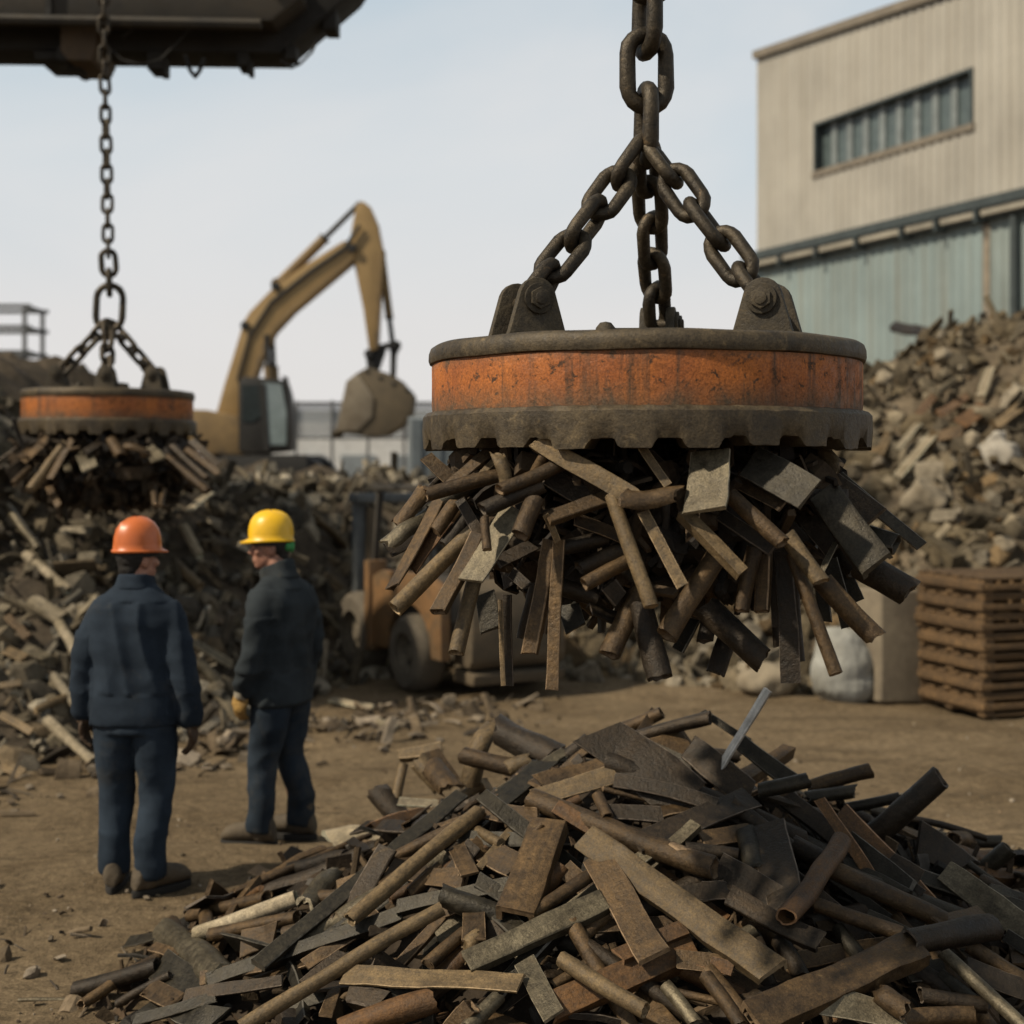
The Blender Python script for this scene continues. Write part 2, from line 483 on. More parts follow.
# ---------------- mass of small mixed debris as one mesh with a tone per piece
def protos():
    out = []
    rs = np.random.RandomState(3)
    for k in range(5):                                   # broken lumps
        bm = bmesh.new(); bmesh.ops.create_icosphere(bm, subdivisions=2 if k < 2 else 1, radius=.5)
        v = np.array([x.co[:] for x in bm.verts]); f = [[x.index for x in fc.verts] for fc in bm.faces]; bm.free()
        v = v*(1+rs.uniform(-.28, .2, (len(v), 1)))*np.array([1, rs.uniform(.6, .9), rs.uniform(.4, .8)])
        out.append((v, f))
    def boxp(a, b, c, bend=0):
        v = []; f = []
        for i in range(4):
            x = (i/3-.5)*a
            for (y, z) in ((-b/2, -c/2), (b/2, -c/2), (b/2, c/2), (-b/2, c/2)):
                v.append((x, y+rs.uniform(-.03, .03), z+bend*math.sin(i/3*math.pi)+rs.uniform(-.02, .02)))
        for i in range(3):
            for j in range(4): f.append([i*4+j, i*4+(j+1) % 4, i*4+4+(j+1) % 4, i*4+4+j])
        f += [[3, 2, 1, 0], [12, 13, 14, 15]]
        return np.array(v), f
    out.append(boxp(1.6, .22, .16)); out.append(boxp(2., .16, .10, .12)); out.append(boxp(1.1, .5, .07, .1)); out.append(boxp(1., .8, .05, .2)); out.append(boxp(.9, .45, .4))
    n = 8; v = []; f = []
    for i in range(3):
        for j in range(n): v.append(((i-1)*.9, .13*math.cos(2*math.pi*j/n), .13*math.sin(2*math.pi*j/n)+(.08 if i == 1 else 0)))
    for i in range(2):
        for j in range(n): f.append([i*n+j, i*n+(j+1) % n, (i+1)*n+(j+1) % n, (i+1)*n+j])
    f += [list(range(n-1, -1, -1)), [2*n+j for j in range(n)]]
    out.append((np.array(v), f))
    return out
PROTO = protos()
def rotm(rs, tilt=1.):
    q = rs.normal(size=4); q[1:3] *= tilt; q /= np.linalg.norm(q); w, x, y, z = q
    return np.array([[1-2*(y*y+z*z), 2*(x*y-z*w), 2*(x*z+y*w)], [2*(x*y+z*w), 1-2*(x*x+z*z), 2*(y*z-x*w)], [2*(x*z-y*w), 2*(y*z+x*w), 1-2*(x*x+y*y)]])
def debris(name, pts, sizes, tones, rs, terrain=None, base_tone=(.05, .04, .03), weights=None, tilt=1., mat=None, sharp=30):
    V = []; Fc = []; T = []; o = 0
    if terrain:
        tv, tf = terrain; V.append(np.array(tv)); Fc += [list(q) for q in tf]; o = len(tv)
        T.append(np.tile(np.array(base_tone), (o, 1))*rs.uniform(.6, 1.4, (o, 1)))
    w = weights or [1]*len(PROTO); w = np.array(w, float)/sum(w)
    for p, s in zip(pts, sizes):
        pv, pf = PROTO[rs.choice(len(PROTO), p=w)]
        q = (pv*s*rs.uniform(.75, 1.3, 3)) @ rotm(rs, tilt).T+np.array(p)
        V.append(q); Fc += [[i+o for i in f] for f in pf]; o += len(q)
        c = np.array(tones[rs.randint(len(tones))])*rs.uniform(.6, 1.35)
        T.append(np.tile(c, (len(q), 1)))
    V = np.concatenate(V); T = np.concatenate(T)
    me = bpy.data.meshes.new(name); me.from_pydata(V.tolist(), [], Fc); me.update()
    a = me.color_attributes.new('tone', 'FLOAT_COLOR', 'POINT')
    a.data.foreach_set('color', np.concatenate([T, np.ones((len(T), 1))], 1).astype(np.float32).ravel())
    return link(name, me, mat or MAT['debris'], None, sharp)
def grid(x0, x1, y0, y1, step, fn):
    nx, ny = int((x1-x0)/step)+1, int((y1-y0)/step)+1
    vs = []; fs = []
    for j in range(ny):
        for i in range(nx):
            x, y = x0+(x1-x0)*i/(nx-1), y0+(y1-y0)*j/(ny-1); vs.append((x, y, fn(x, y)))
    for j in range(ny-1):
        for i in range(nx-1): a = j*nx+i; fs.append((a, a+1, a+nx+1, a+nx))
    return vs, fs
def lerp(x, tab):
    if x <= tab[0][0]: return tab[0][1]
    for (a, u), (b, v) in zip(tab, tab[1:]):
        if x <= b: return u+(v-u)*(x-a)/(b-a)
    return tab[-1][1]
def smooth(t):
    t = max(0., min(1., t)); return t*t*(3-2*t)
def fb(x, y, s, o=4, seed=0.):
    return mnoise.fractal(Vector((x*s+seed, y*s-seed, seed*.37)), .6, 2., o)
# ------------------------------------------------------------------ camera, light, sky
cam = bpy.data.cameras.new('camera'); co = bpy.data.objects.new('camera', cam); COL.objects.link(co)
co.location = (0, 0, CH); co.rotation_euler = (R(90), 0, 0)
cam.lens = 50; cam.sensor_width = 36; cam.shift_y = -(512-HOR)/1024
cam.clip_start = .05; cam.clip_end = 3000
cam.dof.use_dof = True; cam.dof.focus_distance = 4.65; cam.dof.aperture_fstop = 1.95
SC.camera = co
SC.view_settings.view_transform = 'Standard'; SC.view_settings.look = 'None'
SC.view_settings.exposure = 0; SC.view_settings.gamma = 1

SUN_EL, SUN_DIR = 45., Vector((-.86, -.40, 0)).normalized()      # horizontal direction towards the sun
sd = (SUN_DIR*math.cos(R(SUN_EL))+Vector((0, 0, math.sin(R(SUN_EL)))))
ld = bpy.data.lights.new('sun', 'SUN'); ld.energy = 5.0; ld.angle = R(2.0); ld.color = (1., .88, .69)
lo = bpy.data.objects.new('sun', ld); COL.objects.link(lo); lo.location = sd*60
lo.rotation_euler = (-sd).to_track_quat('-Z', 'Y').to_euler()

w = bpy.data.worlds.new('World'); SC.world = w; w.use_nodes = True
t = w.node_tree; bg = t.nodes['Background']
sky = node(t, 'ShaderNodeTexSky', sky_type='NISHITA'); sky.sun_disc = False
sky.sun_elevation = R(SUN_EL); sky.sun_rotation = math.atan2(SUN_DIR.x, SUN_DIR.y)
sky.air_density = 1.0; sky.dust_density = 3.; sky.ozone_density = 1.
skc = mixc(t, 1., sky.outputs[0], (.05, .05, .05), 'MULTIPLY')
tc = node(t, 'ShaderNodeTexCoord'); sp = node(t, 'ShaderNodeSeparateXYZ'); t.links.new(tc.outputs['Generated'], sp.inputs[0])
haze = ramp(t, sp.outputs['Z'], [(0., (.86, .825, .795)), (.10, (.83, .815, .805)), (.21, (.68, .755, .80)), (.31, (.52, .645, .735)), (.50, (.24, .29, .31)), (1., (.10, .125, .14))])
# thin cloud: noise on the sky direction flattened towards the horizon
den = math_(t, 'ADD', sp.outputs['Z'], .18)
cx = math_(t, 'DIVIDE', sp.outputs['X'], den); cy = math_(t, 'DIVIDE', sp.outputs['Y'], den)
cv = node(t, 'ShaderNodeCombineXYZ'); t.links.new(cx, cv.inputs[0]); t.links.new(cy, cv.inputs[1])
mp = node(t, 'ShaderNodeMapping'); mp.inputs['Scale'].default_value = (.8, .55, 1); mp.inputs['Location'].default_value = (3.1, .7, 0)
t.links.new(cv.outputs[0], mp.inputs['Vector'])
cl = noi(t, mp.outputs[0], 1.1, 6, .52, .4)
haze = mixc(t, ramp(t, cl, [(.42, 0.), (.68, .75)]), haze, (.86, .845, .835))
full = mixc(t, .88, skc, haze)
t.links.new(full, bg.inputs['Color']); bg.inputs['Strength'].default_value = 1.0

# ------------------------------------------------------------------ ground
def heap_h(x, y):
    """foreground scrap heap"""
    dx, dy = x-.5, y-5.95
    ax = 2.15 if dx < 0 else 2.75
    ay = 1.95 if dy < 0 else 2.0
    r = math.sqrt((dx/ax)**2+(dy/ay)**2)
    if r >= 1: return -.2
    return .92*(1-r)**1.02*(1+.25*r*(1-r))
def ground_z(x, y):
    a = fb(x, y, .45, 4, 3.)*.035+fb(x, y, 2.2, 4, 9.)*.012
    k = max(0, 1-max(0, (math.hypot(x, y-9)-14)/12))
    for y0, sl, c in ((9.3, .10, 1.), (10.75, .10, 1.), (11.2, -.07, .7), (8.2, .22, .6)):      # wheel ruts
        q = (y-y0-sl*x-.25*math.sin(x*.5+y0))/.15
        if abs(q) < 3: a += c*(-.030*math.exp(-q*q)+.014*math.exp(-(abs(q)-1.7)**2*2))*(.5+.5*mnoise.noise(Vector((x*1.3, y0, 1.))))
    return a*k
def axis_steps(lo, hi, dense0, dense1, step, far):
    a = [dense0+i*step for i in range(int((dense1-dense0)/step)+1)]
    s = step; p = a[-1]
    while p < hi: s *= 1.35; p += s; a.append(p)
    s = step; p = a[0]
    while p > lo: s *= 1.35; p -= s; a.insert(0, p)
    return a
gx = axis_steps(-900, 900, -7, 7, .09, 0); gy = axis_steps(-60, 1800, 3.4, 16, .09, 0)
vs = [(x, y, ground_z(x, y)) for y in gy for x in gx]; nx = len(gx)
fs = [(j*nx+i, j*nx+i+1, (j+1)*nx+i+1, (j+1)*nx+i) for j in range(len(gy)-1) for i in range(nx-1)]
me = bpy.data.meshes.new('ground'); me.from_pydata(vs, [], fs)
tag(link('ground', me, MAT['dirt'], None, 180), kind='structure')

rs = np.random.RandomState(11)
# loose stones trodden into the dirt
pts = []; sz = []
for i in range(3000):
    y = 4.4+9.5*rs.rand()**1.4; x = rs.uniform(-.48, .48)*y*.9
    if mnoise.noise(Vector((x*.9, y*.9, 4.))) < -.08: continue
    pts.append((x, y, ground_z(x, y)+.002)); sz.append(.012+.03*rs.rand()**4)
st = debris('gravel', pts, sz, [(.13, .09, .055), (.09, .065, .04), (.17, .135, .09), (.07, .052, .036), (.24, .20, .15)], rs, weights=[3, 3, 3, 3, 3, .6, .4, .8, .3, .6, 0])
tag(st, 'small stones and crumbs trodden into the dirt yard', 'gravel', kind='stuff')
# litter flakes strewn thin along the foot of the left heap
pts = []; sz = []
for i in range(300):
    t_ = rs.rand(); x = -4.0+3.9*t_+rs.normal()*.45; y = 9.1+3.7*t_+rs.normal()*.5-.2
    if y > 13.2: continue
    pts.append((x, y, ground_z(x, y)+.02)); sz.append(.05+.20*rs.rand()**2.5)
for i in range(70):
    x = -1.3+rs.normal()*.32; y = 11.6+rs.normal()*.3
    pts.append((x, y, ground_z(x, y)+.015)); sz.append(.05+.15*rs.rand()**2)
for i in range(45):
    x = -2.0+rs.normal()*.5; y = 6.3+rs.normal()*.5
    pts.append((x, y, ground_z(x, y)+.012)); sz.append(.03+.09*rs.rand()**2)
lt = debris('litter', pts, sz, [(.12, .09, .058), (.08, .06, .04), (.19, .155, .115), (.055, .044, .033), (.14, .112, .08)], rs, tilt=.25, weights=[1, 1, 1, 1, 1, 3, 3, 4, 4, 1, 2])
tag(lt, 'thin litter of flakes and splinters strewn over the dirt beside the left heap', 'litter', kind='stuff')

# ------------------------------------------------------------------ background heaps
ET = [(.12, .097, .064), (.082, .068, .047), (.155, .13, .09), (.058, .05, .038), (.19, .162, .118), (.11, .09, .06), (.085, .077, .062), (.25, .218, .165), (.10, .075, .046), (.05, .042, .032), (.075, .06, .04)]
TOE = [(-12, 7.5), (-6, 8.7), (-3.4, 9.5), (-2.4, 11.0), (-1.7, 13.2), (-.6, 14.6), (1, 16)]
TOP = [(-12, 4.2), (-6.6, 3.5), (-5.9, 2.85), (-5.3, 2.2), (-4.6, 2.0), (-3.6, 1.9), (-2.4, 1.85), (-1.2, 1.75), (0, 1.3), (1, .9)]
def left_h(x, y):
    y0 = lerp(x, TOE); k = lerp(x, TOP)
    s = smooth((y-y0)/5.4)*.75+max(0., min(1., (y-y0)/4.2))*.25
    s *= 1-smooth((y-24)/6)
    s *= 1-smooth((x+.2)/1.4)
    return k*s+(fb(x, y, .8, 4, 2.)*.28+fb(x, y, 2.6, 3, 5.)*.10)*min(1, s*4)-.06
def left_heap():
    V, Fq = grid(-12, 1.2, 7.4, 30, .16, left_h)
    pts = []; sz = []
    while len(pts) < 7600:
        x = rs.uniform(-8.5, 1); y = lerp(x, TOE)+rs.rand()**1.3*9-.15
        h = left_h(x, y)
        if h < -.04: continue
        pts.append((x, y, h+.02)); sz.append(.07+.30*rs.rand()**3)
    return debris('scrap_heap', pts, sz, ET, rs, (V, Fq), (.055, .043, .030), weights=[2.2, 2.2, 2, 2, 2, 1.5, 2.4, 1.4, 2., .25, 2])
tag(left_heap(), 'broad brown heap of mixed scrap and rubble behind the two workers', 'scrap heap', kind='stuff')

RTOE = [(-.5, 14.2), (1, 13.7), (2.2, 13.3), (3.4, 12.9), (4.6, 12.8), (6, 12.6), (10, 12.)]
RTOP = [(-.6, .3), (0, 1.1), (1.2, 1.5), (2.6, 1.9), (3.5, 2.45), (4.3, 3.05), (5.2, 3.45), (6., 3.7), (7, 3.95), (10, 4.4)]
def right_h(x, y):
    y0 = lerp(x, RTOE); k = lerp(x, RTOP)
    s = max(0., min(1., (y-y0)/4.6))*.6+smooth((y-y0)/4.8)*.4
    s *= 1-smooth((y-20)/5)
    return k*s+(fb(x, y, .7, 4, 21.)*.34+fb(x, y, 2.2, 3, 8.)*.12)*min(1, s*4)-.06
def right_heap():
    V, Fq = grid(-.6, 11, 12, 25, .16, right_h)
    pts = []; sz = []
    while len(pts) < 7000:
        x = rs.uniform(-.3, 8); y = lerp(x, RTOE)+rs.rand()**1.2*6.5-.1
        h = right_h(x, y)
        if h < -.04: continue
        pts.append((x, y, h+.02)); sz.append(.08+.36*rs.rand()**3)
    return debris('rubble_heap', pts, sz, [(.125, .10, .065), (.085, .068, .044), (.16, .132, .09), (.058, .047, .032), (.108, .085, .052), (.20, .17, .125), (.078, .06, .036), (.125, .085, .044), (.095, .078, .053)], rs, (V, Fq), (.10, .078, .052), weights=[2, 2, 2, 2, 2, 1.2, 1.6, 1.2, 1.8, .5, 1.])
tag(right_heap(), 'tall pale heap of rubble and debris below the teal building wall', 'rubble heap', kind='stuff')

def mound_h(x, y):
    s = smooth((x+30)/8)*(1-smooth((x-3)/6))*smooth((y-25)/4)*(1-smooth((y-44)/8))
    return 1.5*s+fb(x, y, .4, 4, 33.)*.25*s-.1
V, Fq = grid(-32, 10, 24, 54, .5, mound_h)
me = bpy.data.meshes.new('mound'); me.from_pydata(V, [], Fq)
tag(link('mound', me, MAT['dirt'], None, 180), kind='structure')

# ------------------------------------------------------------------ the big sheet-metal building
C0 = Vector((6.89, 40., 0)); DIR = Vector((.4154, -.9097, 0)).normalized(); NRM = Vector((-.9097, -.4154, 0)).normalized()
def S(s, z, out=0.): return C0+DIR*s+NRM*out+Vector((0, 0, z))
def wallmat(name, c, dirtc, amount, spots=.6):
    m, t, b = nt(name)
    v = coords(t, 'Object', rnd=False)
    vs_ = coords(t, 'Object', (1.2, 1.2, .09), rnd=False)
    n = noi(t, vs_, 1.6, 6, .65)
    col = mixc(t, ramp(t, n, [(.42, 0.), (.72, amount)]), c, dirtc)
    n2 = noi(t, v, .5, 6, .6)
    col = mixc(t, 1., col, ramp(t, n2, [(.3, .82), (.7, 1.1)]), 'MULTIPLY')
    t.links.new(col, b.inputs['Base Color']); b.inputs['Roughness'].default_value = .62
    b.inputs['Specular IOR Level'].default_value = .3
    return m
MAT['beige_sheet'] = wallmat('beige_ribbed_sheet', (.335, .315, .275), (.25, .225, .182), .5)
MAT['teal_sheet'] = wallmat('pale_teal_ribbed_sheet', (.205, .255, .255), (.19, .175, .135), .5)
MAT['trim_dark'] = plain('dark_teal_trim', (.045, .058, .060), None, .6)
MAT['trim_beige'] = plain('beige_trim', (.21, .178, .135), None, .6)
MAT['cream_panel'] = plain('cream_panel', (.34, .31, .25), None, .7, 1.)
MAT['pane'] = plain('grey_green_pane', (.085, .11, .112), (.07, .09, .092), .3, .8, .02)
MAT['mullion'] = plain('pale_grey_mullion', (.20, .225, .225), None, .5)
def ribs(s0, s1, z0, z1, out, pitch=.30, depth=.035, mb=None):
    """trapezoid ribs standing up the wall"""
    mb = mb or MB(); prof = []; s = s0
    while s < s1-.01:
        for ds, o in ((0, 0), (.38, 0), (.5, depth), (.82, depth), (.94, 0)):
            q = s+ds*pitch
            if q < s1: prof.append((q, o))
        s += pitch
    prof.append((s1, 0))
    vs = []; fs = []
    for q, o in prof:
        vs += [S(q, z0(q) if callable(z0) else z0, out+o), S(q, z1(q) if callable(z1) else z1, out+o)]
    for i in range(len(prof)-1): fs.append((2*i, 2*i+2, 2*i+3, 2*i+1))
    return mb.add(vs, fs)
roofz = lambda s: 13.51-.071*s
LEN = 17.
B = empty('industrial_building', C0)
Bi = Matrix.Translation(-C0)
def bpart(mb, name, mat, parent=None, bevel=0, sharp=30, recalc=False):
    mb.v = [tuple(Vector(q)-C0) for q in mb.v]
    return mb.build(name, mat, parent or B, bevel, sharp, recalc=recalc)
tag(B, 'tall beige ribbed-metal factory building with one ribbon window and teal lower wall', 'building')
W0, W1, WZ0, WZ1 = 2.68, 8.56, 9.86, 11.06
up = MB()
ribs(0, W0, 8., roofz, 0, mb=up); ribs(W0, W1, WZ1, roofz, 0, mb=up); ribs(W0, W1, 8., WZ0, 0, mb=up); ribs(W1, LEN, 8., roofz, 0, mb=up)
bpart(up, 'upper_wall', MAT['beige_sheet'])
lw = MB(); ribs(0, LEN, -.2, 7.72, .06, mb=lw, pitch=.32); bpart(lw, 'lower_wall', MAT['teal_sheet'])
# the wall round the corner, the far side and the roof close the hall
sh = MB(); bk = -14.
def quad(mb, a, b_, c, d): mb.add([a, b_, c, d], [(0, 1, 2, 3)])
quad(sh, S(.0, 0, bk), S(.0, 0, -.002), S(0, roofz(0), -.002), S(0, roofz(0), bk))
quad(sh, S(LEN, 0, -.002), S(LEN, 0, bk), S(LEN, roofz(LEN), bk), S(LEN, roofz(LEN), -.002))
quad(sh, S(LEN, 0, bk), S(0, 0, bk), S(0, roofz(0), bk), S(LEN, roofz(LEN), bk))
bpart(sh, 'side_wall', MAT['beige_sheet'])
rf = MB()
a = [S(-.03, roofz(0)+.02, .14), S(LEN+.1, roofz(LEN)+.02, .14), S(LEN+.1, roofz(LEN)+.02, bk-.1), S(-.03, roofz(0)+.02, bk-.1)]
rf.add(a+[q+Vector((0, 0, .22)) for q in a], [(3, 2, 1, 0), (4, 5, 6, 7), (0, 1, 5, 4), (1, 2, 6, 5), (2, 3, 7, 6), (3, 0, 4, 7)])
bpart(rf, 'roof_edge', MAT['trim_beige'], recalc=True)
wf = MB()
def sbox(mb, s0, s1, z0, z1, o0, o1):
    a = [S(s0, z0, o0), S(s1, z0, o0), S(s1, z0, o1), S(s0, z0, o1)]
    mb.add(a+[q+Vector((0, 0, z1-z0)) for q in a], [(3, 2, 1, 0), (4, 5, 6, 7), (0, 1, 5, 4), (1, 2, 6, 5), (2, 3, 7, 6), (3, 0, 4, 7)])
sbox(wf, W0-.02, W0+.06, WZ0, WZ1, -.30, .045); sbox(wf, W1-.06, W1+.02, WZ0, WZ1, -.30, .045); sbox(wf, W0-.02, W1+.02, WZ1, WZ1+.07, -.30, .05)
win = bpart(wf, 'window', MAT['trim_dark'], recalc=True)
sl = MB(); sbox(sl, W0-.06, W1+.06, WZ0-.16, WZ0, -.30, .07); bpart(sl, 'window_sill', MAT['trim_beige'], win, recalc=True)
npan = 9; pw = (W1-W0-.12)/npan
for i in range(npan):
    s0 = W0+.06+i*pw
    q = MB(); sbox(q, s0+.004, s0+pw-.2, WZ0+.002, WZ1-.002, -.27, -.22); bpart(q, 'pane', MAT['pane'], win, recalc=True)
    q = MB(); sbox(q, s0+pw-.2, s0+pw+.004, WZ0+.002, WZ1-.002, -.28, -.16); bpart(q, 'mullion', MAT['mullion'], win, recalc=True)
# eaves over the lower wall: dark beam, cream soffit panels between brackets
ev = MB(); sbox(ev, -.1, LEN, 7.80, 8.02, -.02, .46); bpart(ev, 'eaves_beam', MAT['trim_dark'], recalc=True)
sbm = MB(); sbox(sbm, -.06, LEN, 7.56, 7.60, .0, .30); bpart(sbm, 'eaves_rail', MAT['trim_dark'], recalc=True)
s = .15
for k, wd in enumerate((1.55, 1.6, 1.65, 1.7, 1.2, 1.3, 1.7, 1.7, 1.7)):
    if s+wd > LEN: break
    q = MB(); sbox(q, s+.04, s+wd-.16, 7.62, 7.795, .10, .40); bpart(q, 'soffit_panel', MAT['cream_panel'], bevel=.05, recalc=True)
    q = MB(); sbox(q, s+wd-.12, s+wd-.02, 7.50, 7.80, .05, .44); bpart(q, 'eaves_bracket', MAT['trim_dark'], recalc=True)
    s += wd
dp = MB(); dp.tube([S(10.05, 0, .22), S(10.05, 7.5, .22)], .10, 10); bpart(dp, 'drainpipe', MAT['trim_dark'], recalc=True)
rs_ = MB(); sbox(rs_, 9.0, 9.2, .5, 7.5, .06, .12); bpart(rs_, 'rusty_strip', plain('rust_stained_strip', (.24, .20, .15)), recalc=True)

# ------------------------------------------------------------------ far buildings, fence, tower
MAT['far_white'] = plain('pale_far_wall', (.60, .60, .59), (.54, .55, .55), .8, .4)
MAT['far_grey'] = plain('grey_far_wall', (.24, .27, .29), None, .8, .4)
MAT['far_hazed'] = plain('hazed_far_steel', (.12, .125, .13), None, .8, 1.)  # steel colour lightened to paint in the distance haze
Y = 62.
a, b_ = P(262, 432, Y), P(470, 432, Y)
H = empty('warehouse', (0, Y, 0)); tag(H, 'long low pale warehouse far behind the excavator bucket', 'warehouse')
q = MB(); q.box(((a.x+b_.x)/2, 6, 2.0), (b_.x-a.x, 12, 4.0)); q.build('lower_wall', MAT['far_white'], H)
q = MB(); q.box(((a.x+b_.x)/2, 6.2, 4.25), (b_.x-a.x+.3, 12, .5)); q.build('roof_edge', MAT['far_grey'], H)
for k in range(4):
    x = a.x+2.+k*2.2
    q = MB(); q.box((x, -.02, 1.4), (1.5, .1, 2.3)); q.build('shutter_door', MAT['far_grey'], H)
Y = 48.
fe = empty('mesh_fence', (0, Y, 0)); tag(fe, 'tall wire mesh fence on thin posts far behind the excavator', 'fence')
m, t, b = nt('pale_mesh_sheet')
b.inputs['Base Color'].default_value = (.30, .32, .34, 1); b.inputs['Roughness'].default_value = .9
b.inputs['Alpha'].default_value = .5
xs = [P(px, 0, Y).x for px in (296, 332, 368, 404, 440, 476)]
for x in xs:
    q = MB(); q.tube([(x, 0, 0), (x, 0, 4.3)], .05, 8); q.build('post', MAT['far_hazed'], fe)
q = MB(); q.box(((xs[0]+xs[-1])/2, .05, 3.62), (xs[-1]-xs[0], .01, 1.16)); q.build('mesh_panel', m, fe)
q = MB()
for z in (3.03, 4.22): q.tube([(xs[0], 0, z), (xs[-1], 0, z)], .04, 8)
q.build('rail', MAT['far_hazed'], fe)

Y = 42.
tw = empty('steel_tower', (P(6, 0, Y).x, Y, 0)); tag(tw, 'grey open steel tower platform at the far left edge', 'tower')
ztop = P(0, 306, Y).z
for x in (-1.6, .55):
    for y in (0, 1.6):
        q = MB(); q.beam((x, y, 0), (x, y, ztop), .11, .11, (1, 0, 0)); q.build('post', MAT['far_hazed'], tw)
for z in (ztop, P(0, 327, Y).z, P(0, 352, Y).z):
    q = MB()
    q.box((-.52, 0, z), (2.5, .08, .12)); q.box((-.52, 1.6, z), (2.5, .08, .12)); q.box((-1.6, .8, z), (.08, 1.5, .11)); q.box((.55, .8, z), (.08, 1.5, .11))
    q.build('platform_rail', MAT['far_hazed'], tw)
q = MB(); q.box((-.52, .8, P(0, 352, Y).z-.45), (2.3, 1.7, .5)); q.build('platform', MAT['far_hazed'], tw)
q = MB()
z0, z1 = P(0, 352, Y).z, 2.
q.beam((-1.6, -.06, z1), (.55, -.06, z0), .08, .08); q.beam((-1.6, -.06, z0), (.55, -.06, z1), .08, .08); q.build('brace', MAT['far_hazed'], tw)

# blue-grey container standing behind the near magnet's left side
Y = 24.
ct = empty('steel_container', (P(414, 0, Y).x+.7, Y, 0)); tag(ct, 'blue-grey steel container post behind the near magnet, left of its load', 'container')
zt = P(0, 418, Y).z
q = MB()
for i in range(9): q.box((-.6+i*.16, -.75+(i % 2)*.03, zt/2), (.16, .05, zt-.1))
q.build('front_panel', plain('blue_grey_paint', (.13, .155, .17), (.09, .105, .115), .7, 1.2), ct)
q = MB(); q.box((0, .1, zt/2), (1.5, 1.6, zt)); q.build('body', MAT['far_grey'], ct, .03)
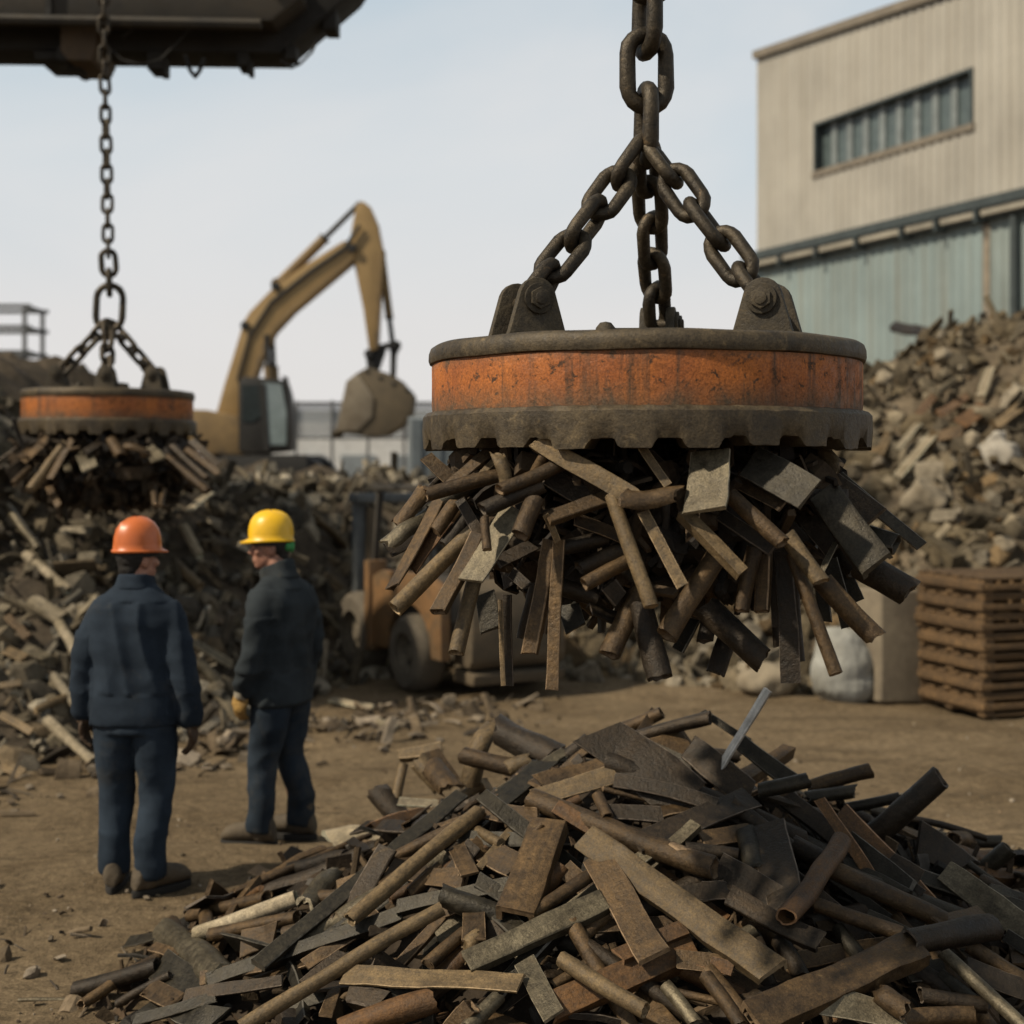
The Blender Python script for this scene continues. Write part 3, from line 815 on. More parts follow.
# ------------------------------------------------------------------ lifting magnets
MD = 4.85
MAGX = (644.5-512)*MD/F
MZ = CH+.055                       # bottom of the near magnet's ring
LUGS = (((-.405, -.26), 22, {}), ((.375, -.26), -22, {}), ((.09, .42), 78, {'h': .19, 'wd': .2, 'gap': .096}))
LUGS_FAR = (((-.41, -.12), 8, {}), ((.10, -.42), -4, {'h': .18, 'wd': .2, 'gap': .1}), ((.42, -.05), -10, {}))
def make_magnet(lugs):
    r = empty('lifting_magnet', (0, 0, 0))
    # heights above the bottom of the ring
    rim = MB()
    rim.lathe([(.0, .338), (.50, .342), (.69, .345), (.716, .343), (.730, .334), (.736, .318), (.737, .296), (.733, .284), (.724, .281), (.60, .281), (0, .281)], 96,
              rfn=lambda a, j, q, z: (q*(1+.0018*math.sin(a*7)+.0015*math.sin(a*17+1)), z+.0016*math.sin(a*11)))
    rim.build('top_rim', MAT['magnet_dirt'], r, sharp=40)
    bd = MB()
    bd.lathe([(0, .2805), (.723, .2805), (.725, .272), (.7245, .22), (.725, .15), (.723, .118), (0, .118)], 96,
             rfn=lambda a, j, q, z: (q*(1+.0012*math.sin(a*9+2)), z))
    bd.build('side_band', MAT['orange_paint'], r, sharp=40)
    lr = MB()
    n = 480; rg = random.Random(5)
    notch = [rg.uniform(-.006, .006) for _ in range(40)]
    def bot(i):
        k = (i*24/n); f = k-int(k)
        e = smooth((f-.18)/.10)-smooth((f-.74)/.10)      # tabs with gaps between them
        return -.002+.029*(1-e)+notch[int(k) % 24]
    prof = [(.727, .120), (.742, .117), (.754, .104), (.756, .06), (.752, .0), (.73, -.004), (.64, .0), (.60, .03), (0, .03)]
    vs = []; fs = []; k = len(prof)
    for i in range(n):
        a = 2*math.pi*i/n; z0 = bot(i)
        for j, (q, z) in enumerate(prof):
            zz = z if j < 3 else (z0+(z*.55) if j in (4,) else z0 if j in (5, 6) else z if j != 3 else max(z, z0+.02))
            q2 = q*(1+.0015*mnoise.noise(Vector((math.cos(a)*9, math.sin(a)*9, z*14))))
            if j in (4, 5) and z0 > .015: q2 -= .008
            vs.append((q2*math.cos(a), q2*math.sin(a), zz+.003*mnoise.noise(Vector((math.cos(a)*20, math.sin(a)*20, j)))))
    for i in range(n):
        for j in range(k-1):
            A = i*k+j; D = ((i+1) % n)*k+j; fs.append((A, D, D+1, A+1))
    lr.add(vs, fs); lr.build('lower_ring', MAT['magnet_dirt'], r, sharp=32)
    def lug(x, y, yaw, h=.20, wd=.215, gap=.165):
        M = Matrix.Rotation(yaw, 3, 'Z')
        for s in (-1, 1):
            q = MB(); sp_ = gap/2; pts = [(-wd/2, 0), (wd/2, 0), (wd/2-.012, .03)]
            rr = .062
            for i in range(9):
                a = R(20+i*17.5); pts.append((rr*math.cos(a), h-rr+rr*math.sin(a)))
            pts.append((-wd/2+.012, .03))
            q.prism(pts, s*sp_-.016, s*sp_+.016)
            q.v = [tuple(M @ Vector(v)+Vector((x, y, .340))) for v in q.v]
            p = q.build('lug_plate', MAT['lug'], r, .006)
            if s < 0:
                for nm, rad, y0, y1, sides in (('washer', .050, -sp_-.029, -sp_-.015, 20), ('bolt', .036, -sp_-.040, -sp_-.028, 6), ('bolt', .021, -sp_-.046, -sp_-.039, 14)):
                    q = MB()
                    q.tube([(0, y0, h-.068), (0, y1, h-.068)], rad, sides)
                    q.v = [tuple(M @ Vector(v)+Vector((x, y, .340))) for v in q.v]
                    q.build(nm, MAT['lug'], p, .004)
            else:
                q = MB(); q.tube([(0, -gap-.01, h-.068-0.), (0, .0, h-.068)], .022, 14); q.v = [(a_, b_+gap/2, c_) for a_, b_, c_ in q.v]
                q.v = [tuple(M @ Vector(v)+Vector((x, y, .340))) for v in q.v]
                q.build('lug_pin', MAT['chain'], p)
    for (lx, ly), yw, kw in lugs: lug(lx, ly, R(yw), **kw)
    q = MB(); q.lathe([(0, .40), (.018, .396), (.031, .38), (.034, .36), (.034, .330)], 16, (-.155, -.34, 0)); q.build('stud', MAT['lug'], r)
    # a low ring of weld and a terminal box on the lid
    q = MB(); q.box((.0, .1, .375), (.26, .18, .08)); q.build('terminal_box', MAT['lug'], r, .012)
    return r
mag = make_magnet(LUGS); mag.location = (MAGX, MD, MZ)
tag(mag, 'large near lifting magnet with chipped orange band hanging over the foreground heap', 'lifting magnet', 'orange scrap magnets on chains')
FD = 12.45
FZ = CH+.26
mag2 = make_magnet(LUGS_FAR); mag2.location = ((108.5-512)*FD/F, FD, FZ); mag2.rotation_euler = (0, R(.4), 0); mag2.scale = (1.0, 1.0, 1.12)
tag(mag2, 'smaller-looking far lifting magnet with orange band hanging above the left heap', 'lifting magnet', 'orange scrap magnets on chains')

# ------------------------------------------------------------------ chains
LINKM = {}
def link_mesh(L, W, d):
    key = (round(L, 3), round(W, 3), round(d, 3))
    if key in LINKM: return LINKM[key]
    r = (W-d)/2; h = (L-d)/2-r; path = []
    for i in range(9): a = math.pi*i/8; path.append((h+r*math.sin(a), r*math.cos(a), 0))
    for i in range(9): a = math.pi*i/8; path.append((-h-r*math.sin(a), -r*math.cos(a), 0))
    q = MB(); q.tube(path, [d/2*(1+.05*math.sin(i*2.3)) for i in range(18)], 12, True)
    bm = bmesh.new(); me = q.mesh('chain_link'); bm.from_mesh(me); bmesh.ops.recalc_face_normals(bm, faces=bm.faces[:]); bm.to_mesh(me); bm.free()
    me.materials.append(MAT['chain'])
    for p in me.polygons: p.use_smooth = True
    LINKM[key] = me; return me
def chain(name, label, group, A, B_, L, W, d, roll0=0., jit=.12, n=None, rng=None, sag=0.):
    A, B_ = Vector(A), Vector(B_); rng = rng or RND
    root = empty(name, B_); tag(root, label, 'chain', group)
    dist = (B_-A).length; pitch = L-2*d
    n = n or max(1, round(dist/pitch)); x = (B_-A).normalized()
    st = dist/n; L2 = L*st/pitch if abs(st/pitch-1) < .35 else L
    ref = Vector((0, 1, 0)) if abs(x.y) < .9 else Vector((1, 0, 0))
    y = (ref-x*ref.dot(x)).normalized(); z = x.cross(y)
    for i in range(n):
        roll = roll0+(math.pi/2)*(i % 2)+rng.uniform(-jit, jit)
        u = y*math.cos(roll)+z*math.sin(roll); v = x.cross(u)
        ang = rng.uniform(-.05, .05)
        x2 = (x+u*ang).normalized(); u2 = (u-x2*u.dot(x2)).normalized(); v = x2.cross(u2)
        o = bpy.data.objects.new('chain_link', link_mesh(L2, W, d)); COL.objects.link(o); o.parent = root
        M = Matrix((x2, u2, v)).transposed().to_4x4(); M.translation = A+x*(st*(i+.5))-B_
        o.matrix_local = M
    return root
def rig(M, apex, L, W, d, words, far, spots=(((-.405, -.26), 'left'), ((.375, -.26), 'right'), ((.09, .42), 'rear'))):
    """three sling chains from the apex to the lugs; M maps magnet space to the world"""
    for (x, y), nm in spots:
        B_ = M(Vector((x, y, .340+.12)))
        a = Vector(apex)+(B_-Vector(apex)).normalized()*.02
        chain('sling_chain', words % nm, 'sling chains of the scrap magnets', a, B_, L, W, d, RND.uniform(.3, .9) if not far else .6)
ap = P(646, 143, MD)
rig(lambda v: Vector((MAGX, MD, MZ))+v, ap, .24, .140, .046, 'greasy sling chain from the near magnet\'s %s lug up to the big links', False)
# hoist chain of large links going up out of view
chain('hoist_chain', 'heavy vertical hoist chain of big links above the near magnet', 'hoist chains', ap+Vector((0, 0, -.035)), ap+Vector((.01, 0, -.035+.187*6)), .29, .192, .056, R(18), .2, 6)
a2 = P(109.5, 322, FD)
rig(lambda v: Vector(((108.5-512)*FD/F, FD, FZ))+Vector((v.x, v.y, v.z*1.12)), a2, .235, .15, .045, 'dark sling chain from the far magnet\'s %s lug', True, (((-.41, -.12), 'left'), ((.10, -.42), 'middle'), ((.42, -.05), 'right')))
c1 = a2+Vector((0, 0, .38))
chain('master_link', 'large oval master link above the far magnet\'s sling chains', None, a2-Vector((0, 0, .03)), c1-Vector((0, 0, .10)), .38, .29, .06, R(90), 0, 1)
chain('coupling_chain', 'short thick coupling chain between the far master link and thin chain', None, c1-Vector((0, 0, .12)), c1+Vector((-.01, 0, .22)), .27, .17, .05, R(10), .1, 2)
chain('hoist_chain', 'thin dark hoist chain running from the overhead crane to the far magnet', 'hoist chains', c1+Vector((-.01, 0, .20)), P(103, -12, FD), .20, .115, .034, .4, .35)

# ------------------------------------------------------------------ overhead crane
MAT['crane_dark'] = plain('sooty_crane_steel', (.018, .016, .013), (.011, .010, .009), .8, 2., .3, 30, c3=(.06, .045, .03))
MAT['crane_mid'] = plain('grimy_crane_plate', (.040, .032, .022), (.022, .019, .015), .75, 2., .3, 30, c3=(.065, .05, .032))
MAT['crane_brown'] = plain('brown_crane_block', (.10, .066, .036), (.06, .042, .026), .75, 3., .3, 30)
MAT['crane_pale'] = plain('pale_crane_cover', (.42, .41, .38), (.30, .29, .26), .7, 2.)
crane = empty('overhead_crane', (-5., 13.5, 5.93)); tag(crane, 'dark overhead crane girder with hanging cables at the top left', 'crane')
def cp(px, py, d): return P(px, py, d)-Vector(crane.location)
zt = 6.95
def skew(mb):      # the girder recedes a little to the right
    mb.v = [(x, y+.05*x, z) for x, y, z in mb.v]; return mb
xr = P(285, 0, 13.5).x+5; xr2 = P(358, 0, 13.5).x+5
q = MB(); q.prism([(-9, 0), (xr, .02), (xr2, .62), (xr2+.55, 1.5), (-9, 1.5)], -.42, .12); skew(q).build('girder', MAT['crane_dark'], crane, .02)
q = MB(); q.prism([(-9, .22), (xr-.02, .20), (xr+.25, .42), (xr+.25, .62), (-9, .62)], -.80, -.425); skew(q).build('side_plate', MAT['crane_mid'], crane, .02)
for i in range(5, 12):
    q = MB(); q.box((-8.6+i*.86, -.83, .42), (.05, .05, .42)); skew(q).build('stiffener', MAT['crane_dark'], crane)
q = MB(); q.prism([(xr+.0, .42), (xr+.62, .93), (xr+.62, 1.06), (xr-.02, .55)], -.95, -.62); skew(q).build('end_cover', MAT['crane_pale'], crane, .01)
q = MB(); q.box((xr+.45, -.2, .42), (.12, .3, .3)); skew(q).build('end_stop', MAT['crane_dark'], crane, .01)
q = MB(); q.box((xr+.1, -.35, .02), (.1, .2, .12)); skew(q).build('end_bracket', MAT['crane_dark'], crane, .01)
x0 = P(66, 0, 13.1).x+5; x1 = P(101, 0, 13.1).x+5
q = MB(); q.prism([(x0, -.04), (x0+.07, -.13), (x1-.05, -.13), (x1, -.02), (x1, .9), (x0, .9)], -.62, .05); skew(q).build('hoist_block', MAT['crane_brown'], crane, .02)
q = MB(); q.prism([(x0-.28, -.01), (x0-.26, -.09), (x0-.03, -.09), (x0-.03, -.02)], -.5, .1); q.tube([(x0+.02, -.6, -.06), (x0+.02, .1, -.06)], .07, 12); skew(q).build('hook_arm', MAT['crane_dark'], crane, .01)
for pts, rr in (([(112, 50), (122, 60), (142, 65), (160, 60), (175, 45), (196, 22)], .012), ([(185, 55), (190, 70), (195, 77), (200, 70), (204, 58)], .02), ([(280, 60), (291, 68), (300, 64), (312, 52), (318, 38)], .012), ([(122, 38), (136, 26), (160, 20)], .012)):
    q = MB(); base = [cp(a, b_, 12.9) for a, b_ in pts]; fine = []
    for i in range(len(base)-1):
        for k in range(4): fine.append(base[i].lerp(base[i+1], k/4))
    fine.append(base[-1]); q.tube(fine, rr, 7); q.build('cable', MAT['crane_dark'], crane)
for k, (xx, zz, sx, sz) in enumerate(((-2.2, -.06, .22, .14), (-1.55, -.05, .12, .10), (.9, -.05, .3, .1), (1.7, -.07, .14, .16), (2.5, -.05, .10, .12))):
    q = MB(); q.box((xx, -.3, zz), (sx, .3, sz)); q.box((xx+.05, -.3, zz-.06), (sx*.4, .2, .1)); skew(q).build('clamp_bracket', MAT['crane_dark'], crane, .006)
for z_, r_ in ((.16, .05), (.70, .04), (.84, .025)):
    q = MB(); q.tube([(-9, -.86, z_), (-3, -.86, z_+.01), (xr-.1, -.86, z_-.01)], r_, 8); skew(q).build('conduit', MAT['crane_dark' if z_ > .5 else 'crane_mid'], crane)
# the leg that carries the girder stands out of the picture on the left
q = MB(); q.box((-8.4, -.5, -2.85), (.5, .5, 5.75)); q.box((-8.4, -.5, -5.62), (1.4, 1.0, .2)); q.build('support_leg', MAT['crane_mid'], crane, .02)

# ------------------------------------------------------------------ excavator
EY = 32.
MAT['ex_yellow'] = plain('faded_yellow_paint', (.31, .205, .085), (.26, .17, .07), .5, .8, .05, 8, c3=(.20, .13, .06), c3at=.66, mott=(.9, 1.06))
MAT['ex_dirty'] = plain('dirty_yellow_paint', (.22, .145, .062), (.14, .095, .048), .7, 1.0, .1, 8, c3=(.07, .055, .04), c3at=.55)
MAT['ex_dark'] = plain('dark_machine_steel', (.020, .019, .017), (.013, .012, .011), .6, 2.)
MAT['bucket'] = plain('muddy_bucket_steel', (.13, .10, .062), (.085, .068, .045), .8, 1.0, .15, 8, c3=(.06, .05, .04))
MAT['cab_glass'] = plain('pale_cab_glass', (.20, .245, .25), (.14, .18, .19), .12, .6, .02, spec=.6)
ex = empty('excavator', P(250, 490, EY)); tag(ex, 'yellow crawler excavator with raised arm and bucket behind the left heap', 'excavator')
def E(x, y):           # detail-view pixels to the machine's own x, z
    v = P(170+x/3.2, 180+y/3.2, EY)-Vector(ex.location); return (v.x, v.z)
def eprism(pts, y0, y1, name, mat, parent=ex, bevel=.03):
    q = MB(); q.prism([E(*p) for p in pts], y0, y1); return q.build(name, mat, parent, bevel)
eprism([(150, 770), (180, 660), (205, 580), (243, 455), (262, 425), (335, 350), (440, 275), (560, 200), (585, 205), (600, 235), (585, 270), (490, 350), (400, 425), (340, 490), (312, 540), (290, 600), (262, 680), (235, 780)], -.28, .28, 'boom', MAT['ex_yellow'])
eprism([(600, 85), (620, 72), (645, 92), (668, 145), (685, 235), (680, 340), (672, 470), (668, 545), (640, 550), (622, 420), (592, 270), (575, 215), (590, 130)], -.23, .23, 'arm', MAT['ex_yellow'])
bk = eprism([(610, 622), (640, 605), (700, 622), (745, 645), (784, 692), (776, 748), (745, 790), (698, 818), (640, 822), (540, 808), (562, 730), (585, 650)], -.62, .62, 'bucket', MAT['bucket'], bevel=.02)
for k in range(4):
    a = E(640+k*42, 618+k*20); q = MB(); q.box((a[0], 0, a[1]), (.10, 1.28, .06)); q.build('wear_strip', MAT['ex_dark'], bk, .01)
for k in range(5):
    y = -.56+k*.28; a = E(548, 800); b_ = E(528, 822)
    q = MB(); q.beam((a[0], y, a[1]), (b_[0], y, b_[1]), .12, .10); q.build('tooth', MAT['bucket'], bk, .015)
q = MB(); a = [E(*p) for p in ((575, 650), (610, 622), (660, 700), (655, 760), (610, 805), (542, 806))]
q.prism(a, -.66, -.625); q.build('side_cutter', plain('pale_bucket_edge', (.22, .185, .135), (.15, .12, .085), .8), bk, .01)  # paler tone over the left half of the bucket's side
def cyl(a, b_, r0, r1, y, name, split=.55):
    a, b_ = E(*a), E(*b_); A = Vector((a[0], y, a[1])); B_ = Vector((b_[0], y, b_[1])); m_ = A.lerp(B_, split)
    q = MB(); q.tube([A, m_], r0, 12); q.tube([A-Vector((0, r0*1.4, 0)), A+Vector((0, r0*1.4, 0))], r0*1.1, 12); o = q.build(name, MAT['ex_dirty'], ex)
    q = MB(); q.tube([m_, B_], r1, 10); q.tube([m_, m_.lerp(B_, .06)], r0*1.15, 10); q.build('rod', MAT['ex_dark'], o)
for off, yy in ((0, -.30), (7, -.31)):
    q = MB(); q.tube([Vector((E(x, y)[0], yy, E(x, y)[1])) for x, y in ((225, 640+off), (262, 500+off), (330, 395+off), (450, 300+off), (560, 225+off), (612, 150+off))], .03, 6); q.build('hose', MAT['ex_dark'], ex)
eprism([(235, 780), (262, 680), (290, 600), (312, 540), (340, 490), (400, 425), (490, 350), (585, 270), (582, 258), (486, 338), (394, 412), (332, 480), (302, 534), (279, 600), (250, 680), (222, 780)], -.30, -.282, 'boom_shade_strip', MAT['ex_dirty'], bevel=.004)  # darker strip that paints the shaded underside of the boom
eprism([(668, 545), (672, 470), (680, 340), (685, 235), (676, 235), (670, 340), (661, 470), (656, 545)], -.25, -.232, 'arm_shade_strip', MAT['ex_dirty'], bevel=.004)  # same painted shade, along the arm's edge
for px_, py_ in ((588, 225), (640, 560), (248, 470), (345, 345)):
    a = E(px_, py_); q = MB(); q.tube([(a[0], -.34, a[1]), (a[0], .34, a[1])], .10, 14); q.build('pivot_pin', MAT['ex_dark'], ex, .01)
cyl((345, 335), (610, 72), .12, .065, 0, 'arm_cylinder', .55); cyl((676, 235), (714, 535), .09, .06, -.02, 'bucket_cylinder', .68)
cyl((330, 720), (318, 500), .10, .06, -.38, 'boom_cylinder'); cyl((330, 720), (318, 500), .10, .06, .38, 'boom_cylinder')
eprism([(700, 520), (735, 515), (740, 530), (725, 560), (722, 640), (705, 640), (706, 560)], -.14, .14, 'bucket_link', MAT['ex_dark'])
eprism([(650, 535), (725, 515), (728, 535), (655, 556)], -.2, -.142, 'bucket_link', MAT['ex_dark'], bevel=.01)
eprism([(625, 545), (690, 535), (690, 550), (665, 620), (635, 620)], -.16, .16, 'arm_head', MAT['ex_dark'])
eprism([(75, 740), (150, 742), (250, 760), (300, 870), (290, 885), (150, 880), (90, 865), (70, 830)], -1.2, 1.25, 'engine_house', MAT['ex_dirty'], bevel=.08)
eprism([(70, 800), (110, 780), (118, 850), (80, 848)], -1.24, -1.2, 'engine_door', MAT['ex_yellow'], bevel=.004)
cab = eprism([(255, 660), (270, 640), (390, 650), (402, 690), (412, 760), (408, 868), (300, 880), (255, 870)], -1.35, -.35, 'cab', MAT['ex_dark'], bevel=.05)
eprism([(330, 660), (388, 664), (404, 750), (402, 850), (350, 850), (342, 760)], -1.37, -1.352, 'cab_window', MAT['cab_glass'], cab, 0)
eprism([(268, 668), (325, 665), (330, 760), (300, 780), (268, 780)], -1.37, -1.352, 'cab_window', plain('dark_cab_glass', (.02, .028, .028), None, .3), cab, 0)
eprism([(318, 664), (340, 664), (352, 870), (336, 870)], -1.39, -1.36, 'cab_pillar', MAT['ex_dark'], cab, 0)
eprism([(395, 640), (412, 645), (418, 700), (424, 860), (418, 860), (410, 700)], -1.6, -1.5, 'mirror_bar', MAT['ex_dark'], cab, 0)
eprism([(150, 880), (300, 885), (300, 915), (150, 915)], -.7, .7, 'turntable', MAT['ex_dark'])
for y in (-1.35, .75):
    pts = []
    xa, za = E(215, 945); xb, zb = E(455, 945); rr = .42
    for i in range(9): a = R(90+i*22.5); pts.append((xa+rr*math.cos(a), za+rr*math.sin(a)))
    for i in range(9): a = R(-90+i*22.5); pts.append((xb+rr*math.cos(a), za+rr*math.sin(a)))
    q = MB(); q.prism(pts, y, y+.6); tr = q.build('track', MAT['ex_dark'], ex, .03)
    q = MB()
    for k in range(20):
        x = xa+(xb-xa)*k/19
        for z in (za+rr, za-rr): q.box((x, y+.3, z), (.10, .58, .07))
    q.build('track_shoe', MAT['ex_dark'], tr)

# ------------------------------------------------------------------ forklift
MAT['fl_orange'] = plain('dull_orange_paint', (.175, .092, .036), (.12, .068, .03), .65, 2.5, .15, 20, c3=(.10, .065, .034), c3at=.52)
MAT['fl_dark'] = plain('grimy_dark_metal', (.045, .038, .03), (.028, .025, .021), .7, 3.)
MAT['fl_grey'] = plain('blue_grey_mast', (.135, .145, .145), (.085, .09, .09), .6, 3., c3=(.10, .08, .055))
MAT['fl_brown'] = plain('dusty_brown_metal', (.115, .085, .052), (.07, .055, .036), .8, 3.)
MAT['tyre'] = plain('dusty_tyre_rubber', (.115, .095, .068), (.075, .062, .046), .92, 4., .3, 40)
MAT['rim_'] = plain('dusty_wheel_rim', (.13, .108, .075), (.085, .07, .05), .8, 4.)
u = Vector((.5, -.87, 0)).normalized()
fl = empty('forklift', (0, 0, 0)); tag(fl, 'dusty orange forklift parked behind the near magnet\'s hanging scrap', 'forklift')
# local +x runs to the rear of the truck (towards the camera), +y to the right in the picture
c0 = Vector((-.886, 13.35, 0)); fl.location = c0; fl.rotation_euler = (0, 0, math.atan2(u.y, u.x))
def wheel(x, y, r, wd, s):
    q = MB(); q.lathe([(r*.55, -wd/2), (r*.86, -wd/2), (r*.97, -wd*.38), (r, -wd*.2), (r, wd*.2), (r*.97, wd*.38), (r*.86, wd/2), (r*.55, wd/2)], 36, closed=True,
                      rfn=lambda a, j, p, z: (p*(1+(.012*math.sin(a*40) if j in (3, 4) else 0)), z))
    q.v = [(a+x, s*c+y, b_+r) for a, b_, c in q.v]
    t_ = q.build('tyre', MAT['tyre'], fl)
    q = MB(); q.lathe([(0, wd*.30), (r*.16, wd*.30), (r*.2, wd*.2), (r*.42, wd*.16), (r*.5, wd*.36), (r*.56, wd*.36), (r*.56, -wd*.3), (0, -wd*.3)], 28)
    q.v = [(a+x, s*c+y, b_+r) for a, b_, c in q.v]
    q.build('rim', MAT['rim_'], t_)
    q = MB()
    for k in range(6): a = k*math.pi/3; q.ell((x+r*.3*math.cos(a), y+s*wd*.22, r+r*.3*math.sin(a)), (.018, .02, .018), n=8, m=5)
    q.build('wheel_nut', MAT['fl_dark'], t_)
wheel(0, 0, .36, .30, -1); wheel(0, 1.15, .36, .30, 1); wheel(-1.25, 0, .42, .30, -1); wheel(-1.25, 1.15, .42, .30, 1)
q = MB(); arch = [(-.44+.44+.47*math.cos(R(a)), .36+.47*math.sin(R(a))) for a in range(0, 181, 15)]
q.prism([(-.92, .34), (-.90, 1.0), (-.6, 1.10), (.35, 1.12), (.66, 1.0), (.68, .36)]+arch[:-1]+[(-.47, .36)], -.10, .0)
q.build('side_panel', MAT['fl_orange'], fl, .015)
q = MB(); q.prism([(-.92, .34), (-.90, .98), (-.6, 1.07), (.35, 1.09), (.65, .98), (.67, .70), (.45, .42), (-.47, .36)], .01, 1.14); q.build('chassis', MAT['fl_dark'], fl, .02)
q = MB(); q.prism([(.47, .30), (.45, 1.05), (.62, 1.08), (.80, .98), (.86, .7), (.84, .36), (.78, .28)], .12, 1.12); q.build('counterweight', MAT['fl_brown'], fl, .06)
q = MB(); q.prism([(.46, .14), (.84, .14), (.86, .24), (.46, .27)], .14, 1.1); q.build('rear_bumper', MAT['fl_brown'], fl, .02)
q = MB(); q.prism([(-.92, .30), (-.80, .30), (-.80, 1.18), (-.92, 1.18)], -.14, .06); q.build('corner_post', MAT['fl_orange'], fl, .01)
for y in (.12, .92):
    q = MB(); q.box((-1.62, y, .92), (.12, .12, 1.72)); q.build('mast_rail', MAT['fl_grey'], fl, .01)
    q = MB(); q.box((-1.50, y+(.08 if y < .5 else -.08), .88), (.10, .09, 1.6)); q.build('inner_mast_rail', MAT['fl_brown'], fl, .01)
    q = MB(); q.prism([(-1.74, .12), (-1.68, .12), (-1.68, .5), (-1.74, .5)], y-.06, y+.06); q.prism([(-2.6, .10), (-1.745, .10), (-1.745, .15), (-2.6, .12)], y-.06, y+.06); q.build('fork', MAT['fl_dark'], fl, .006)
q = MB(); q.box((-1.56, .52, 1.78), (.24, 1.0, .09)); q.build('mast_crossbar', MAT['fl_grey'], fl, .01)
for x, z0 in ((-.92, 1.15), (.30, 1.1)):
    for y in (-.02, 1.08):
        q = MB(); q.beam((x, y, z0), (x+(.12 if x < 0 else -.05), y, 1.86), .06, .06, (0, 1, 0)); q.build('guard_post', MAT['fl_dark'], fl, .008)
q = MB()
for k in range(7): q.box((-.82+k*.18, .53, 1.90), (.05, 1.16, .05))
q.box((-.28, -.04, 1.90), (1.2, .06, .055)); q.box((-.28, 1.10, 1.90), (1.2, .06, .055)); q.build('overhead_guard', MAT['fl_dark'], fl, .006)
q = MB(); q.prism([(-.35, 1.08), (.05, 1.08), (.22, 1.5), (.12, 1.54), (-.03, 1.2), (-.35, 1.2)], .3, .85); q.build('seat', MAT['fl_dark'], fl, .03)
q = MB(); pth = [(-.62+.17*math.cos(a)*.5, .57+.17*math.sin(a), 1.40+.17*math.cos(a)*.6) for a in [i*math.pi/10 for i in range(20)]]; q.tube(pth, .014, 8, True); q.tube([(-.75, .57, 1.1), (-.62, .57, 1.40)], .02, 8); q.build('steering_wheel', MAT['fl_dark'], fl)

# ------------------------------------------------------------------ pallets
MAT['wood'] = surf('weathered_pallet_wood', (.15, .088, .038), (.095, .057, .026), (.06, .04, .022), 5, (.75, .95), 0., .4, 40, .45, vary=(.75, 1.2))
def make_pallet():
    r = empty('wooden_pallet', (0, 0, 0)); W, D, H = 1.1, 1.0, .165
    rg = random.Random(9)
    for k in range(6):
        y = -D/2+.06+k*(D-.12)/5
        q = MB(); q.box((0, y, H-.012), (W, .12, .022), Matrix.Rotation(rg.uniform(-.01, .01), 3, 'Z')); q.build('deck_board', MAT['wood'], r, .003)
    for x in (-W/2+.05, 0, W/2-.05):
        q = MB(); q.box((x, 0, H/2+.0), (.09, D-.01, H-.052)); q.build('stringer', MAT['wood'], r, .004)
    for y in (-D/2+.05, D/2-.05, 0):
        q = MB(); q.box((0, y, .013), (W, .10, .022)); q.build('bottom_board', MAT['wood'], r, .003)
    for s in (-1, 1):
        q = MB(); q.box((0, s*(D/2+.008), H*.52), (W-.01, .016, .05)); q.build('edge_board', MAT['wood'], r, .003)
        q = MB(); q.box((s*(W/2+.010), 0, H*.50), (.018, D+.02, .06)); q.build('edge_board', MAT['wood'], r, .003)
    return r
pal = make_pallet(); PZ = 0.; base = P(985, 715, 11.9)
words = ['bottom pallet of the brown wooden stack at right', 'second pallet up in the brown wooden stack at right', 'third pallet up in the brown wooden stack at right', 'fourth pallet up in the brown wooden stack at right', 'third pallet from the top of the wooden stack at right', 'second pallet from the top of the wooden stack at right', 'topmost pallet of the brown wooden stack at right']
for k in range(7):
    o = pal if k == 0 else copy_tree(pal)
    yaw = R(18)+RND.uniform(-.035, .035)
    # corner nearest the camera sits at the base point
    off = Matrix.Rotation(yaw, 3, 'Z') @ Vector((-.55, -.5, 0))
    o.location = Vector((base.x, 11.9, 0))-off+Vector((RND.uniform(-.015, .015), RND.uniform(-.015, .015), .004+k*.168)); o.rotation_euler = (0, 0, yaw)
    tag(o, words[k], 'pallet', 'wooden pallets stacked at the right')

# ------------------------------------------------------------------ bag, block and boulders by the right heap
bagm = plain('dirty_white_sack', (.30, .30, .275), (.21, .205, .18), .9, 3., .4, 14, c3=(.15, .125, .09), c3at=.62)
q = MB(); q.ell((0, 0, .27), (.29, .27, .38)); q.ell((.04, .0, .14), (.30, .28, .20)); q.ell((-.06, 0, .46), (.18, .2, .18))
bag = q.remesh('bulk_sack', .02, bagm, None, 5, lambda c: .035*mnoise.noise(c*4)+.014*abs(mnoise.noise(Vector((c.x*14, c.y*14, c.z*4)))))
bag.location = P(842, 692, 12.9); bag.location.z = 0; tag(bag, 'dirty white sack slumped on the ground between rubble and pallets', 'sack')
cb = plain('tan_concrete', (.20, .165, .115), (.13, .105, .075), .9, 2., .4, 12, c3=(.12, .095, .065), c3at=.6)
q = MB(); q.box((0, 0, .5), (.62, .5, 1.02)); blk = q.build('concrete_block', cb, None, .05, seg=3)
v = P(893, 690, 12.95); blk.location = (v.x, v.y, -.02); blk.rotation_euler = (R(-4), R(3), R(20)); tag(blk, 'tan upright concrete block between the white sack and wooden pallets', 'concrete block')
